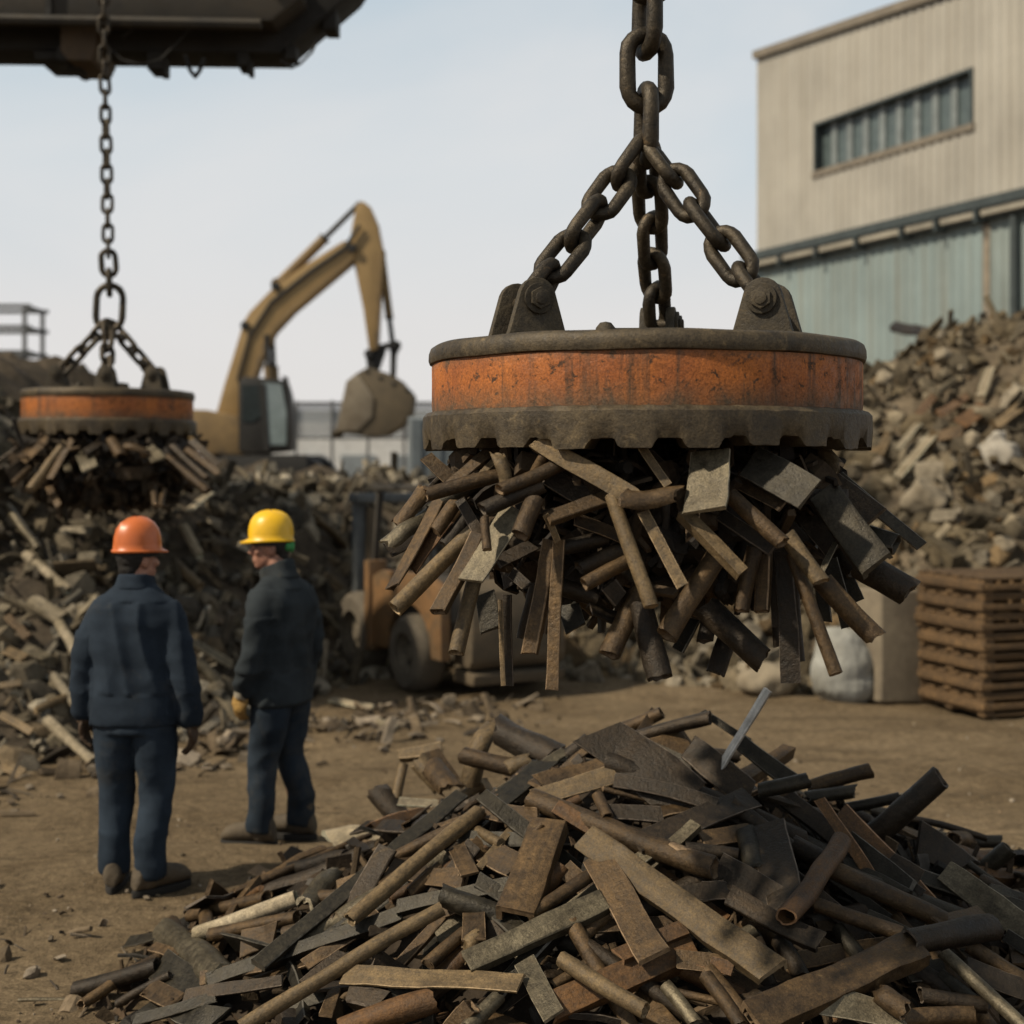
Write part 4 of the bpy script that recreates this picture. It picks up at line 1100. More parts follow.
# ------------------------------------------------------------------ the two workers
MAT['skin'] = surf('weathered_skin', (.36, .19, .13), (.29, .14, .095), None, 7, (.5, .62), 0, .15, 90, 0, .35, vary=(.97, 1.03))
MAT['hair'] = plain('dark_hair', (.016, .013, .011), None, .7, 20, .5, 120)
MAT['navy'] = cloth('navy_work_cloth', (.012, .018, .027)); MAT['navy_leg'] = cloth('navy_trouser_cloth', (.014, .021, .031))
MAT['char'] = cloth('charcoal_work_cloth', (.017, .021, .024)); MAT['blue_leg'] = cloth('dark_blue_trouser_cloth', (.013, .019, .027))
MAT['boot'] = plain('dusty_brown_boot', (.10, .076, .048), (.062, .048, .033), .8, 9, .3, 60)
MAT['sole'] = plain('black_boot_sole', (.022, .02, .018), None, .85)
MAT['glove_dark'] = plain('brown_leather_glove', (.06, .036, .02), None, .75, 14, .4, 80)
MAT['glove_tan'] = plain('yellow_leather_glove', (.36, .215, .06), (.25, .15, .05), .75, 14, .4, 80)
MAT['cuff'] = plain('pale_knit_cuff', (.33, .29, .22), None, .9, 14)
def shell(name, c):
    m, t, b = nt(name); v = coords(t)
    n = noi(t, v, 9, 6, .65)
    col = mixc(t, ramp(t, n, [(.5, 0.), (.75, .5)]), c, tuple(x*.6 for x in c)); t.links.new(col, b.inputs['Base Color'])
    b.inputs['Roughness'].default_value = .38; b.inputs['Specular IOR Level'].default_value = .45
    return m
MAT['hat_orange'] = shell('scuffed_orange_shell', (.50, .125, .030)); MAT['hat_yellow'] = shell('scuffed_yellow_shell', (.72, .42, .012))
MAT['green_band'] = plain('green_strap', (.06, .34, .10), None, .7)
MAT['eye'] = plain('eye', (.10, .085, .075), (.02, .02, .02), .2, 90)

def se(cx, cy, z, a, b, n=28, p=2.4):
    out = []
    for i in range(n):
        t_ = 2*math.pi*i/n; c, s = math.cos(t_), math.sin(t_)
        out.append((cx+a*math.copysign(abs(c)**(2/p), c), cy+b*math.copysign(abs(s)**(2/p), s), z))
    return out
def tilt(ring, k, y0=0.): return [(x, y, z-k*(y-y0)) for x, y, z in ring]
def path_at(pts, n):
    pts = [Vector(p) for p in pts]; out = []
    for i in range(len(pts)-1):
        for k in range(n): out.append(pts[i].lerp(pts[i+1], k/n))
    out.append(pts[-1]); return out
def limb(mb, pts, rad, n=18, sub=3):
    P_, R_ = [], []
    for i in range(len(pts)-1):
        for k in range(sub):
            f = k/sub; P_.append(Vector(pts[i]).lerp(Vector(pts[i+1]), f)); R_.append(rad[i]+(rad[i+1]-rad[i])*f)
    P_.append(Vector(pts[-1])); R_.append(rad[-1])
    for it in range(2):
        P_ = [P_[0]]+[(P_[i-1]+P_[i]*2+P_[i+1])/4 for i in range(1, len(P_)-1)]+[P_[-1]]
    mb.tube(P_, R_, n); mb.ell(P_[0], (R_[0],)*3); mb.ell(P_[-1], (R_[-1],)*3); return mb
def hand(mb, wr, dn, fw, side, k=1.):
    """palm and five curled fingers below wrist wr; dn = down the arm, fw = towards the thumb side"""
    dn, fw = Vector(dn).normalized(), Vector(fw); fw = (fw-dn*fw.dot(dn)).normalized(); ins = dn.cross(fw)*side   # palm side
    M = Matrix((fw, ins, dn)).transposed()
    pc = Vector(wr)+dn*.055
    mb.ell(pc, (.043*k, .019*k, .056*k), M)
    limb(mb, [Vector(wr)-dn*.03, Vector(wr)+dn*.02], [.030*k, .030*k], 10, 1)
    for i, (o, l) in enumerate(((.030, .072), (.010, .080), (-.011, .074), (-.031, .058))):
        a = Vector(wr)+dn*.092+fw*o; b = a+dn*l*.48+ins*.010; c = b+dn*l*.30+ins*.022; d = c+dn*l*.12+ins*.022
        limb(mb, [Vector(wr)+dn*.05+fw*o*.9, a, b, c, d], [.0105*k, .0105*k, .0098*k, .009*k, .0078*k], 8, 1)
    a = Vector(wr)+dn*.028+fw*.034; b = a+dn*.035+fw*.022+ins*.012; c = b+dn*.030+fw*.004+ins*.012
    limb(mb, [a, b, c], [.0135*k, .0125*k, .0095*k], 8, 1)
def fold(v, amp, s=(6, 6, 13), seed=0.):
    n = mnoise.noise(Vector((v.x*s[0]+seed, v.y*s[1], v.z*s[2])))
    n2 = mnoise.noise(Vector((v.x*s[0]*2.1, v.y*s[1]*2.1+seed, v.z*s[2]*1.7)))
    return amp*((1-2*abs(n))*.7+n2*.35-.25)

def person(name, label, loc, yaw, head_yaw, cols, arms, feet, hat_mat, glove, extras):
    r = empty(name, loc, yaw); tag(r, label, 'person')
    hip = .93
    # --- body: one continuous mesh of head, neck, trunk, arms, hands and legs
    b = MB(); Hq = Matrix.Rotation(head_yaw, 3, 'Z'); hc = Vector((0, .035+extras.get('lean', 0), 1.655+extras.get('head_up', 0)))
    def hp(x, y, z): return hc+Hq @ Vector((x, y, z))
    b.ell(hp(0, -.012, .02), (.076, .098, .105), Hq, 20, 13); b.ell(hp(0, .02, -.05), (.060, .072, .078), Hq, 18, 11)
    b.ell(hp(0, .058, -.098), (.030, .030, .026), Hq); b.ell(hp(0, .072, .028), (.058, .024, .016), Hq)        # chin, brow
    b.tube([hp(0, .083, .022), hp(0, .102, -.012), hp(0, .112, -.034)], [.009, .013, .017], 10); b.ell(hp(0, .103, -.036), (.019, .014, .010), Hq)
    b.ell(hp(0, .090, -.066), (.025, .010, .007), Hq); b.ell(hp(0, .088, -.080), (.022, .010, .008), Hq)        # lips
    for s in (-1, 1):
        b.ell(hp(s*.040, .066, -.022), (.026, .022, .022), Hq)                                                # cheeks
        b.ell(hp(s*.077, -.012, -.012), (.010, .020, .034), Hq @ Matrix.Rotation(s*.3, 3, 'Z'))               # ears
    limb(b, [(0, -.01, 1.44), (0, .005, 1.52), hp(0, -.02, -.04)], [.068, .058, .058], 18)
    b.rings([se(0, -.01, z, a, c) for z, a, c in ((.86, .15, .10), (.98, .155, .105), (1.12, .15, .10), (1.28, .165, .115), (1.40, .165, .11), (1.46, .11, .08))])
    for s, (sh, el, wr) in zip((-1, 1), arms):
        limb(b, [sh, el, wr], [.052, .040, .028], 14)
        hand(b, wr, Vector(wr)-Vector(el)*.6-Vector(sh)*.4, (0, 1, 0), -s, .93)
    for s, (kn, an) in zip((-1, 1), feet):
        limb(b, [(s*.09, -.01, .90), kn, an, Vector(an)+Vector((0, .03, -.03))], [.085, .058, .042, .045], 16)
    b.remesh('body', .0075, MAT['skin'], r, 3)
    for s in (-1, 1):
        q = MB(); q.ell(hp(s*.031, .074, .006), (.011, .010, .008), Hq, 12, 9); q.build('eye', MAT['eye'], r)
    # --- hair
    q = MB(); q.ell(hp(0, -.040, .020), (.080, .080, .093), Hq, 20, 13); q.ell(hp(0, -.062, -.040), (.060, .046, .058), Hq)
    q.remesh('hair', .010, MAT[extras.get('hair', 'hair')], r, 2, lambda c: .004*mnoise.noise(c*60))
    # --- jacket
    LN, DR, TL = extras.get('lean', 0), extras.get('drop', 0), extras.get('tilt', .15)
    jl = extras.get('hem', .84); wv = extras.get('width', 1.)
    q = MB()
    q.rings([se(0, y, z, a*wv, c, 36) for z, a, c, y in ((jl, .222, .152, -.005), (jl+.05, .224, .154, -.005), (1.0, .218, .148, -.005), (1.13, .215, .146, -.005), (1.26, .226, .152, -.008), (1.36, .232, .150, -.012), (1.42, .212, .136, -.014), (1.46, .178, .120, -.012), (1.49, .138, .102, -.008), (1.515, .108, .094, -.004), (1.535, .088, .086, 0))])
    q.rings([se(0, y, z, a, c) for z, a, c, y in ((1.45, .10, .095, -.002), (1.50, .085, .088, .0), (1.535, .078, .082, .004), (1.55, .076, .080, .006))])
    for s, (sh, el, wr) in zip((-1, 1), arms):
        w_ = Vector(wr)+(Vector(el)-Vector(wr)).normalized()*.015
        limb(q, [Vector(sh)+Vector((-s*.05, 0, .0)), Vector(sh)+Vector((s*.0, 0, -.05)), el, w_], [.092, .084, .068, .056], 20, 4)
    def jd(c):
        d = fold(c, .011, (4, 4, 8), extras['seed'])
        if 1.0 < c.z < 1.45: d += .017*(1-2*abs(mnoise.noise(Vector((c.x*8+c.z*1.5+extras['seed'], c.y*4, c.z*1.9)))))-.007
        if abs(c.x) > .19 and c.z < 1.3: d += .013*(1-2*abs(mnoise.noise(Vector((c.x*5, c.y*5+extras['seed'], c.z*9+c.y*4)))))-.004
        if abs(c.z-.98) < .10: d -= .006*(1-abs(c.z-.98)/.10)*extras.get('waist', 0)
        return d
    q.remesh('jacket', .0105, MAT[cols[0]], r, 4, jd)
    q = MB(); q.rings([tilt(se(0, y, z, a, c), kt) for z, a, c, y, kt in ((1.500, .108, .104, -.004, .1), (1.535, .094, .100, .004+LN*.3, TL*.6), (1.578-DR, .086, .096, .010+LN*.5, TL), (1.580-DR, .079, .088, .010+LN*.5, TL), (1.53, .074, .078, .004, .1))])
    q.remesh('collar', .009, MAT[cols[0]], r, 3, lambda c: fold(c, .004, (8, 8, 14), 3.))
    # --- trousers
    q = MB(); q.rings([se(0, -.01, z, a, c, 30) for z, a, c in ((.80, .192, .130), (.88, .190, .135), (.96, .175, .125), (1.02, .165, .115))])
    for s, (kn, an) in zip((-1, 1), feet):
        limb(q, [(s*.10, -.01, .86), (s*.102, -.005, .70), kn, Vector(an)+Vector((0, -.010, .15)), Vector(an)+Vector((0, -.008, .05))], [.113, .104, .084, .074, .072], 20, 4)
        q.tube([Vector(an)+Vector((0, -.008, .10)), Vector(an)+Vector((0, -.006, .02)), Vector(an)+Vector((0, -.004, -.028))], [.072, .075, .077], 24)
    def td(c):
        k = 1.5 if c.z < .30 else 1.2 if .42 < c.z < .60 else .8
        return fold(c, .0090*k, (5, 5, 8), extras['seed']+9)+.004*(1-2*abs(mnoise.noise(Vector((c.x*10+c.z*3, c.y*9, c.z*2.5+extras['seed'])))))
    q.remesh('trousers', .0105, MAT[cols[1]], r, 3, td)
    # --- boots
    for s, (kn, an), fy in zip((-1, 1), feet, extras['toe']):
        Mf = Matrix.Rotation(fy, 3, 'Z'); A = Vector((an[0], an[1], 0))
        q = MB(); rr = []
        for y, w_, h, z0 in ((-.098, .030, .07, .03), (-.085, .044, .12, .03), (-.03, .050, .145, .03), (.04, .052, .13, .03), (.10, .056, .105, .03), (.155, .056, .095, .03), (.195, .046, .075, .03), (.22, .026, .045, .03)):
            ring = []
            for i in range(20):
                a = 2*math.pi*i/20; ring.append(A+Mf @ Vector((w_*math.cos(a), y, z0+h/2+h/2*math.sin(a))))
            rr.append(ring)
        q.rings(rr); limb(q, [A+Mf @ Vector((0, -.02, .08)), A+Mf @ Vector((0, -.022, .19))], [.058, .062], 18)
        bt = q.remesh('boot', .008, MAT['boot'], r, 3, lambda c: .003*mnoise.noise(c*30))
        q = MB(); lo_, hi_ = [], []
        for i in range(28):
            a = 2*math.pi*i/28; y = .06+.168*math.sin(a); x = .060*math.cos(a)*(1.0 if y > .06 else .88)*(1-.12*max(0, -math.sin(a)))
            lo_.append(A+Mf @ Vector((x, y, 0))); hi_.append(A+Mf @ Vector((x, y, .036)))
        q.rings([lo_, hi_]); q.build('boot_sole', MAT['sole'], bt, .004)
    # --- gloves
    for s, (sh, el, wr) in zip((-1, 1), arms):
        q = MB(); dnv = (Vector(wr)-Vector(el)).normalized()
        hand(q, wr, Vector(wr)-Vector(el)*.6-Vector(sh)*.4, (0, 1, 0), -s, 1.22)
        g = q.remesh('glove', .005, MAT[glove], r, 2, lambda c: .002*mnoise.noise(c*50))
        q = MB(); q.tube([Vector(wr)-dnv*.05, Vector(wr)-dnv*.01, Vector(wr)+dnv*.03], [.048, .047, .043], 16); q.build('cuff', MAT['cuff' if glove == 'glove_tan' else glove], g, .003)
    # --- hard hat
    q = MB(); n = 40; rr = []
    prof = ((1.07, -.012), (1.09, -.004), (1.015, .004), (1.0, .03), (.97, .066), (.88, .102), (.70, .132), (.45, .150), (.2, .158), (.02, .160))
    for k, (f, z) in enumerate(prof):
        ring = []
        for i in range(n):
            a = 2*math.pi*i/n; c, s_ = math.cos(a), math.sin(a)
            pk = (.040*max(0, s_)**2.5 if k < 2 else 0)
            rdg = .005*max(0, 1-abs(c)*5)*(1 if k > 2 else 0)
            ring.append(hp(.106*f*c, (.124*f+pk+rdg)*s_-.006, .042+z*1.02+.006-(.012 if s_ > 0 and k < 2 else 0)*max(0, s_)**2+rdg))
        rr.append(ring)
    q.rings(rr); ht = q.build('hard_hat', MAT[hat_mat], r, sharp=50)
    q = MB(); q.rings([[hp(.094*math.cos(a), .112*math.sin(a)-.006, z) for a in [2*math.pi*i/28 for i in range(28)]] for z in (.012, .046)]); q.build('head_band', MAT['sole'], ht)
    if extras.get('muff'):
        q = MB(); q.ell(hp(.0, -.118, .008), (.036, .022, .040), Hq, 16, 11); q.ell(hp(-.04, -.098, .005), (.03, .018, .028), Hq); q.ell(hp(.04, -.098, .005), (.03, .018, .028), Hq)
        q.remesh('ear_defender_strap', .006, MAT['green_band'], r, 2)
    return r
def gz(x, y): return ground_z(x, y)
x1 = (136-512)*7.1/F
person('person', 'worker in orange hard hat and navy overalls, back turned to the camera', (x1, 7.1, gz(x1, 7.1)), R(-6), R(-34), ('navy', 'navy_leg'),
       (((-.185, -.01, 1.39), (-.258, -.035, 1.12), (-.268, .01, .87)), ((.185, -.01, 1.39), (.262, -.05, 1.12), (.282, .0, .855))),
       (((-.105, .03, .49), (-.118, .02, .115)), ((.10, .02, .49), (.095, -.045, .115))), 'hat_orange', 'glove_dark',
       {'seed': 2., 'toe': (R(12), R(-38)), 'hem': .84, 'waist': .6})
x2 = (280-512)*8.08/F
person('person', 'worker in yellow hard hat, dark jacket and tan gloves, turned to the left', (x2, 8.08, gz(x2, 8.08)), R(63), R(36), ('char', 'blue_leg'),
       (((-.19, -.01, 1.40), (-.255, -.01, 1.13), (-.245, .075, .885)), ((.20, -.01, 1.40), (.275, -.03, 1.13), (.27, .03, .87))),
       (((-.095, .05, .49), (-.12, .055, .115)), ((.10, .02, .49), (.125, -.05, .115))), 'hat_yellow', 'glove_tan',
       {'seed': 31., 'toe': (R(18), R(10)), 'hem': .80, 'width': .98, 'muff': True, 'lean': .035, 'head_up': .022, 'drop': -.015, 'tilt': .42})
# ------------------------------------------------------------------ scrap under the near magnet
HR = random.Random(21)
B1, B2, B3, B4 = 'left in the near magnet\'s load', 'midway in the near magnet\'s load', 'right in the near magnet\'s load', 'low in the near magnet\'s load'
def bplace(px, py):
    if py > 610: return B4
    return B1 if px < 545 else B2 if px < 740 else B3
def za(x, y): return (380+x/3.657, 430+y/3.657)
def zb(x, y): return (640+x/3.531, 430+y/3.531)
def bundle(spec, conv, sc):
    for row in spec:
        kind, x0, y0, x1, y1, w, tone, d0, d1 = row[:9]
        kw = dict(row[9]) if len(row) > 9 else {}
        a, b_ = conv(x0, y0), conv(x1, y1)
        m_ = (d0+d1)/2; px, py = (a[0]+b_[0])/2, (a[1]+b_[1])/2
        lab = kw.pop('label', None)
        o = piece(kind, P(*a, d0), P(*b_, d1), w/sc*m_/F*1.10, tone, HR, place=bplace(b_[0]*.7+a[0]*.3, b_[1]*.7+a[1]*.3), **kw)
        if lab: o['label'] = lab; o['category'] = WORDS[kind]
RB, RD, RO, TN, GS, DS, BS = 'rust_brown', 'rust_dark', 'rust_orange', 'tan', 'grey_steel', 'dark_steel', 'bright_steel'
A_ = [
 ('angle', 575, 40, 930, 245, 62, TN, 4.22, 4.10, {'bend': .03, 'rag': 1.4, 'roll': .25}),
 ('elbow', 560, 165, 640, 30, 38, RB, 4.26, 4.2, {'rag': .8}),
 ('pipe', 700, 105, 435, 218, 48, RB, 4.24, 4.16),
 ('pipe', 445, 165, 165, 238, 50, RB, 4.34, 4.28, {'rag': 1.2}),
 ('angle', 430, 55, 255, 195, 42, RB, 4.45, 4.38), ('bar', 420, 110, 330, 200, 22, TN, 4.42, 4.36),
 ('plate', 165, 95, 270, 190, 50, RB, 4.52, 4.5, {'rag': 1.2}),
 ('elbow', 460, 190, 425, 90, 46, TN, 4.22, 4.22, {'rag': 1.2, 'bend': .12}),
 ('pipe', 590, 205, 372, 292, 56, RD, 4.22, 4.16), ('rod', 382, 320, 390, 436, 32, RB, 4.14, 4.1),
 ('plate', 500, 285, 330, 552, 92, GS, 4.22, 4.12, {'rag': .25, 't': .008, 'bend': .006, 'label': 'smooth grey plate slanting down on the left of the near magnet\'s load'}),
 ('pipe', 565, 260, 512, 385, 66, RB, 4.16, 4.10, {'label': 'thick brown pipe stub lying across the grey plate under the near magnet'}),
 ('channel', 850, 235, 605, 318, 56, RB, 4.2, 4.14), ('bar', 606, 310, 650, 408, 22, TN, 4.14, 4.16, {'bend': .08}),
 ('plate', 715, 325, 890, 395, 52, RB, 4.2, 4.24, {'rag': 1.}), ('plate', 610, 160, 800, 270, 74, RD, 4.3, 4.3),
 ('rod', 845, 235, 992, 648, 50, TN, 4.14, 4.02, {'bend': .006, 'rag': .3, 'label': 'long straight tan rod hanging in front at the centre of the near magnet\'s load'}),
 ('pipe', 350, 365, 52, 655, 58, TN, 4.34, 4.22, {'label': 'thick tan pipe pointing down at the far left of the near magnet\'s load'}),
 ('tube', 360, 385, 215, 665, 52, RB, 4.26, 4.14), ('pipe', 345, 550, 277, 815, 54, TN, 4.24, 4.14, {'bend': .008}),
 ('angle', 215, 255, 40, 570, 56, RB, 4.52, 4.40, {'roll': .4, 'rag': 1.}), ('plate', 230, 330, 110, 500, 74, RO, 4.5, 4.45, {'rag': 1.2}),
 ('sheet', 160, 205, 60, 345, 60, RB, 4.6, 4.55, {'rag': 1.6, 'bend': .1}), ('sheet', 170, 310, 20, 415, 62, GS, 4.58, 4.5, {'rag': 1.6, 'bend': .1}),
 ('plate', 130, 400, 30, 440, 60, RD, 4.62, 4.55, {'rag': 1.6}),
 ('bar', 290, 255, 365, 385, 36, RD, 4.35, 4.3), ('rod', 275, 265, 205, 375, 50, RB, 4.42, 4.38, {'rag': 1.}), ('rod', 320, 320, 240, 425, 52, RD, 4.42, 4.38),
 ('bar', 440, 620, 452, 935, 16, TN, 4.30, 4.26, {'rag': .2, 'bend': .004}), ('bar', 465, 600, 470, 935, 34, RD, 4.42, 4.40, {'rag': .2}),
 ('tube', 625, 405, 548, 820, 50, RB, 4.24, 4.20), ('bar', 655, 400, 628, 950, 42, RB, 4.20, 4.14, {'bend': .006, 'rag': .3}),
 ('plate', 385, 600, 400, 735, 70, DS, 4.34, 4.3, {'rag': .8}), ('plate', 480, 520, 540, 575, 40, RD, 4.3, 4.25),
 ('pipe', 905, 480, 745, 565, 52, RB, 4.16, 4.1, {'label': 'short brown pipe stub left of the long tan rod under the near magnet'}), ('pipe', 960, 575, 835, 820, 72, RB, 4.3, 4.2),
 ('pipe', 955, 640, 1022, 905, 84, RD, 4.24, 4.16, {'rag': .4, 'label': 'thickest dark pipe hanging lowest at the centre of the near magnet\'s load'}),
 ('pipe', 830, 395, 655, 432, 54, RD, 4.26, 4.22), ('pipe', 900, 430, 730, 505, 54, RD, 4.26, 4.22), ('pipe', 660, 575, 790, 615, 60, RD, 4.3, 4.3),
 ('plate', 690, 640, 715, 722, 72, DS, 4.34, 4.3), ('angle', 880, 690, 775, 650, 52, RD, 4.3, 4.26), ('tube', 840, 560, 880, 620, 60, RD, 4.26, 4.26),
 ('plate', 560, 420, 430, 480, 60, RD, 4.35, 4.3), ('rod', 570, 560, 520, 760, 40, RD, 4.45, 4.45), ('tube', 620, 600, 590, 740, 40, RD, 4.5, 4.5),
]
B_ = [
 ('plate', 250, 75, 226, 285, 142, GS, 4.18, 4.06, {'rag': .2, 'bend': .006, 't': .012, 'label': 'upright grey-brown plate hanging flat under the middle of the near magnet'}),
 ('plate', 385, 110, 605, 232, 125, DS, 4.24, 4.12, {'rag': .25, 'bend': .006, 't': .014, 'label': 'wide blackened plate jutting out right under the near magnet\'s ring'}),
 ('plate', 340, 175, 510, 262, 60, RB, 4.3, 4.2), ('pipe', 320, 230, 503, 400, 52, RB, 4.18, 4.08), ('pipe', 520, 375, 640, 535, 56, TN, 4.18, 4.1, {'bend': .06}),
 ('pipe', 640, 530, 835, 735, 72, RB, 4.22, 4.16, {'label': 'brown pipe pointing down right with a cut round end, near magnet'}),
 ('channel', 640, 215, 835, 475, 112, DS, 4.32, 4.18, {'rag': .3, 'bend': .008, 'label': 'wide blackened channel slanting to the right of the near magnet\'s load'}),
 ('pipe', 770, 470, 955, 572, 100, RD, 4.34, 4.28, {'rag': .5, 'label': 'thickest dark pipe end at the far right of the near magnet\'s load'}),
 ('bar', 700, 165, 992, 410, 40, DS, 4.6, 4.5, {'rag': .3}), ('plate', 670, 185, 830, 310, 86, RD, 4.5, 4.42), ('sheet', 640, 75, 706, 140, 58, TN, 4.5, 4.44, {'rag': 1.2}),
 ('tube', 810, 375, 905, 405, 62, DS, 4.5, 4.45), ('bar', 10, 290, 150, 552, 40, TN, 4.12, 4.04, {'bend': .006, 'rag': .4}),
 ('angle', 155, 285, 365, 495, 48, TN, 4.14, 4.04, {'roll': -.5, 'bend': .008, 'rag': .3}), ('pipe', 275, 435, 95, 730, 72, RB, 4.22, 4.08, {'rag': .4}),
 ('pipe', 230, 620, 435, 815, 88, RD, 4.36, 4.28, {'label': 'thick dark pipe pointing down right at the bottom of the near magnet\'s load'}), ('pipe', 320, 700, 268, 858, 62, RD, 4.46, 4.42), ('bar', 190, 670, 135, 780, 44, DS, 4.46, 4.42),
 ('plate', 505, 430, 530, 893, 60, RD, 4.26, 4.2, {'rag': .2}), ('plate', 490, 420, 515, 700, 80, RD, 4.3, 4.28), ('rod', 535, 440, 692, 860, 44, RB, 4.2, 4.08, {'bend': .006, 'rag': .3}),
 ('pipe', 405, 420, 358, 640, 54, RB, 4.24, 4.2), ('tube', 440, 440, 430, 640, 46, RB, 4.26, 4.22), ('bar', 290, 300, 470, 425, 46, RD, 4.24, 4.14),
 ('bar', 670, 460, 735, 695, 50, DS, 4.44, 4.4), ('plate', 700, 480, 755, 610, 66, DS, 4.5, 4.46), ('bar', 640, 560, 655, 675, 40, DS, 4.46, 4.44),
 ('bar', 5, 60, 100, 195, 28, TN, 4.2, 4.14), ('sheet', 130, 220, -60, 235, 70, RB, 4.1, 4.08, {'rag': 2., 'bend': .1}), ('rod', 478, 640, 486, 765, 28, RD, 4.4, 4.4),
 ('plate', 200, 250, 190, 370, 46, RB, 4.2, 4.16, {'rag': 2., 'bend': .12}), ('bar', 690, 400, 640, 500, 20, GS, 4.3, 4.26), ('pipe', 250, 640, 230, 745, 56, RD, 4.45, 4.42),
 ('plate', 560, 260, 700, 420, 90, RD, 4.5, 4.4), ('pipe', 620, 300, 760, 500, 70, RD, 4.55, 4.45), ('pipe', 540, 500, 560, 820, 40, RD, 4.5, 4.48),
]
bundle(A_, za, 3.657); bundle(B_, zb, 3.531)
def fillers(C, n, rad, zlo, flare, rng, place, cols, hole, sc=1.):
    """pieces that hang in behind, all the way round"""
    for i in range(n):
        a = rng.uniform(0, 2*math.pi); q = math.sqrt(rng.random())
        r0 = .66*rad*q; r1 = r0*rng.uniform(.95, 1.0)+rng.uniform(.05, flare)*q
        z0 = rng.uniform(-.16, .02)*1.; z1 = zlo*(1-.62*q**1.6)*rng.uniform(.55, .98)
        a1 = a+rng.gauss(0, .35)
        A = C+Vector((r0*math.cos(a), r0*math.sin(a), z0)); B0 = C+Vector((r1*math.cos(a1), r1*math.sin(a1), z1))
        if hole and A.y < C.y-.30 and B0.y < C.y-.42: B0.y += .22; A.y += .15
        L = (B0-A).length; mx = .62*sc
        if L > mx: A = B0+(A-B0)*(mx/L)
        if hole:
            A.y = max(A.y, C.y-.42); B0.y = max(B0.y, C.y-.50)
        k = rng.choice(['pipe', 'pipe', 'rod', 'bar', 'plate', 'tube', 'angle', 'bar', 'sheet'])
        w_ = {'pipe': rng.uniform(.035, .075), 'rod': rng.uniform(.02, .045), 'bar': rng.uniform(.03, .06), 'plate': rng.uniform(.06, .12), 'tube': rng.uniform(.035, .06), 'angle': rng.uniform(.04, .07), 'sheet': rng.uniform(.05, .09)}[k]*sc
        piece(k, A, B0, w_, rng.choice(cols), rng, facing=(math.cos(a)+rng.uniform(-.4, .4), math.sin(a)+rng.uniform(-.4, .4), rng.uniform(-.2, .7)), rag=.9, bend=.03, place=place, hero=False)
CM = Vector((MAGX, MD, MZ-.01))
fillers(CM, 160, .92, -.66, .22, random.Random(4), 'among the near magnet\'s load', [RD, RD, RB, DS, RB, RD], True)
# a tight core of small scrap that the magnet holds behind the longer pieces
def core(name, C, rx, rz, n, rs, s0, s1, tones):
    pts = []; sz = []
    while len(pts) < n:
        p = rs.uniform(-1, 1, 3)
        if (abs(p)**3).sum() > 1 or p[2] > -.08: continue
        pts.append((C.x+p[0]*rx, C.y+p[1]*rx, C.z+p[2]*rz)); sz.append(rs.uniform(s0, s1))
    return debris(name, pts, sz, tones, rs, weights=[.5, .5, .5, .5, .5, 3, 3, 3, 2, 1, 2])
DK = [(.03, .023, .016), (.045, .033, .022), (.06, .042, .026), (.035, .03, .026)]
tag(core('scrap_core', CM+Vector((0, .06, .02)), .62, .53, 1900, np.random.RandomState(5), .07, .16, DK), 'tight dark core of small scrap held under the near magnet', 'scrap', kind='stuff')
# ------------------------------------------------------------------ scrap under the far magnet
CF = Vector(((108.5-512)*FD/F, FD, FZ))
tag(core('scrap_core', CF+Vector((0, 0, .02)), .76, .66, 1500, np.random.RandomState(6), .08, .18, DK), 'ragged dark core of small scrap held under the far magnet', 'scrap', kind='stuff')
fillers(CF, 110, 1.0, -.72, .40, random.Random(8), 'in the far magnet\'s load', [RD, RD, DS, RD], False, 1.35)
FR = random.Random(14)
def fz(x, y): return (x/3.657, 260+y/3.657)
for k, x0, y0, x1, y1, w_, tn in (('plate', 175, 650, 85, 735, 30, RB), ('pipe', 240, 670, 110, 840, 34, TN), ('bar', 265, 655, 180, 800, 22, RB), ('pipe', 110, 760, 50, 820, 26, RB), ('plate', 300, 700, 330, 760, 55, GS), ('sheet', 400, 650, 440, 710, 40, RB), ('elbow', 420, 700, 500, 670, 30, RB),
                              ('pipe', 610, 720, 760, 845, 34, RB), ('bar', 680, 690, 800, 780, 22, RB), ('pipe', 630, 680, 760, 800, 28, RD), ('bar', 180, 830, 215, 900, 24, RB), ('rod', 560, 830, 570, 900, 24, RB), ('plate', 540, 690, 580, 730, 50, GS), ('bar', 240, 740, 250, 770, 22, GS), ('bar', 700, 660, 800, 750, 24, RD), ('rod', 600, 840, 590, 900, 18, RB), ('plate', 120, 690, 80, 720, 34, RB)):
    piece(k, P(*fz(x0, y0), 11.75), P(*fz(x1, y1), 11.55), w_/3.657*11.7/F, tn, FR, rag=.9, place='on the far magnet\'s load')

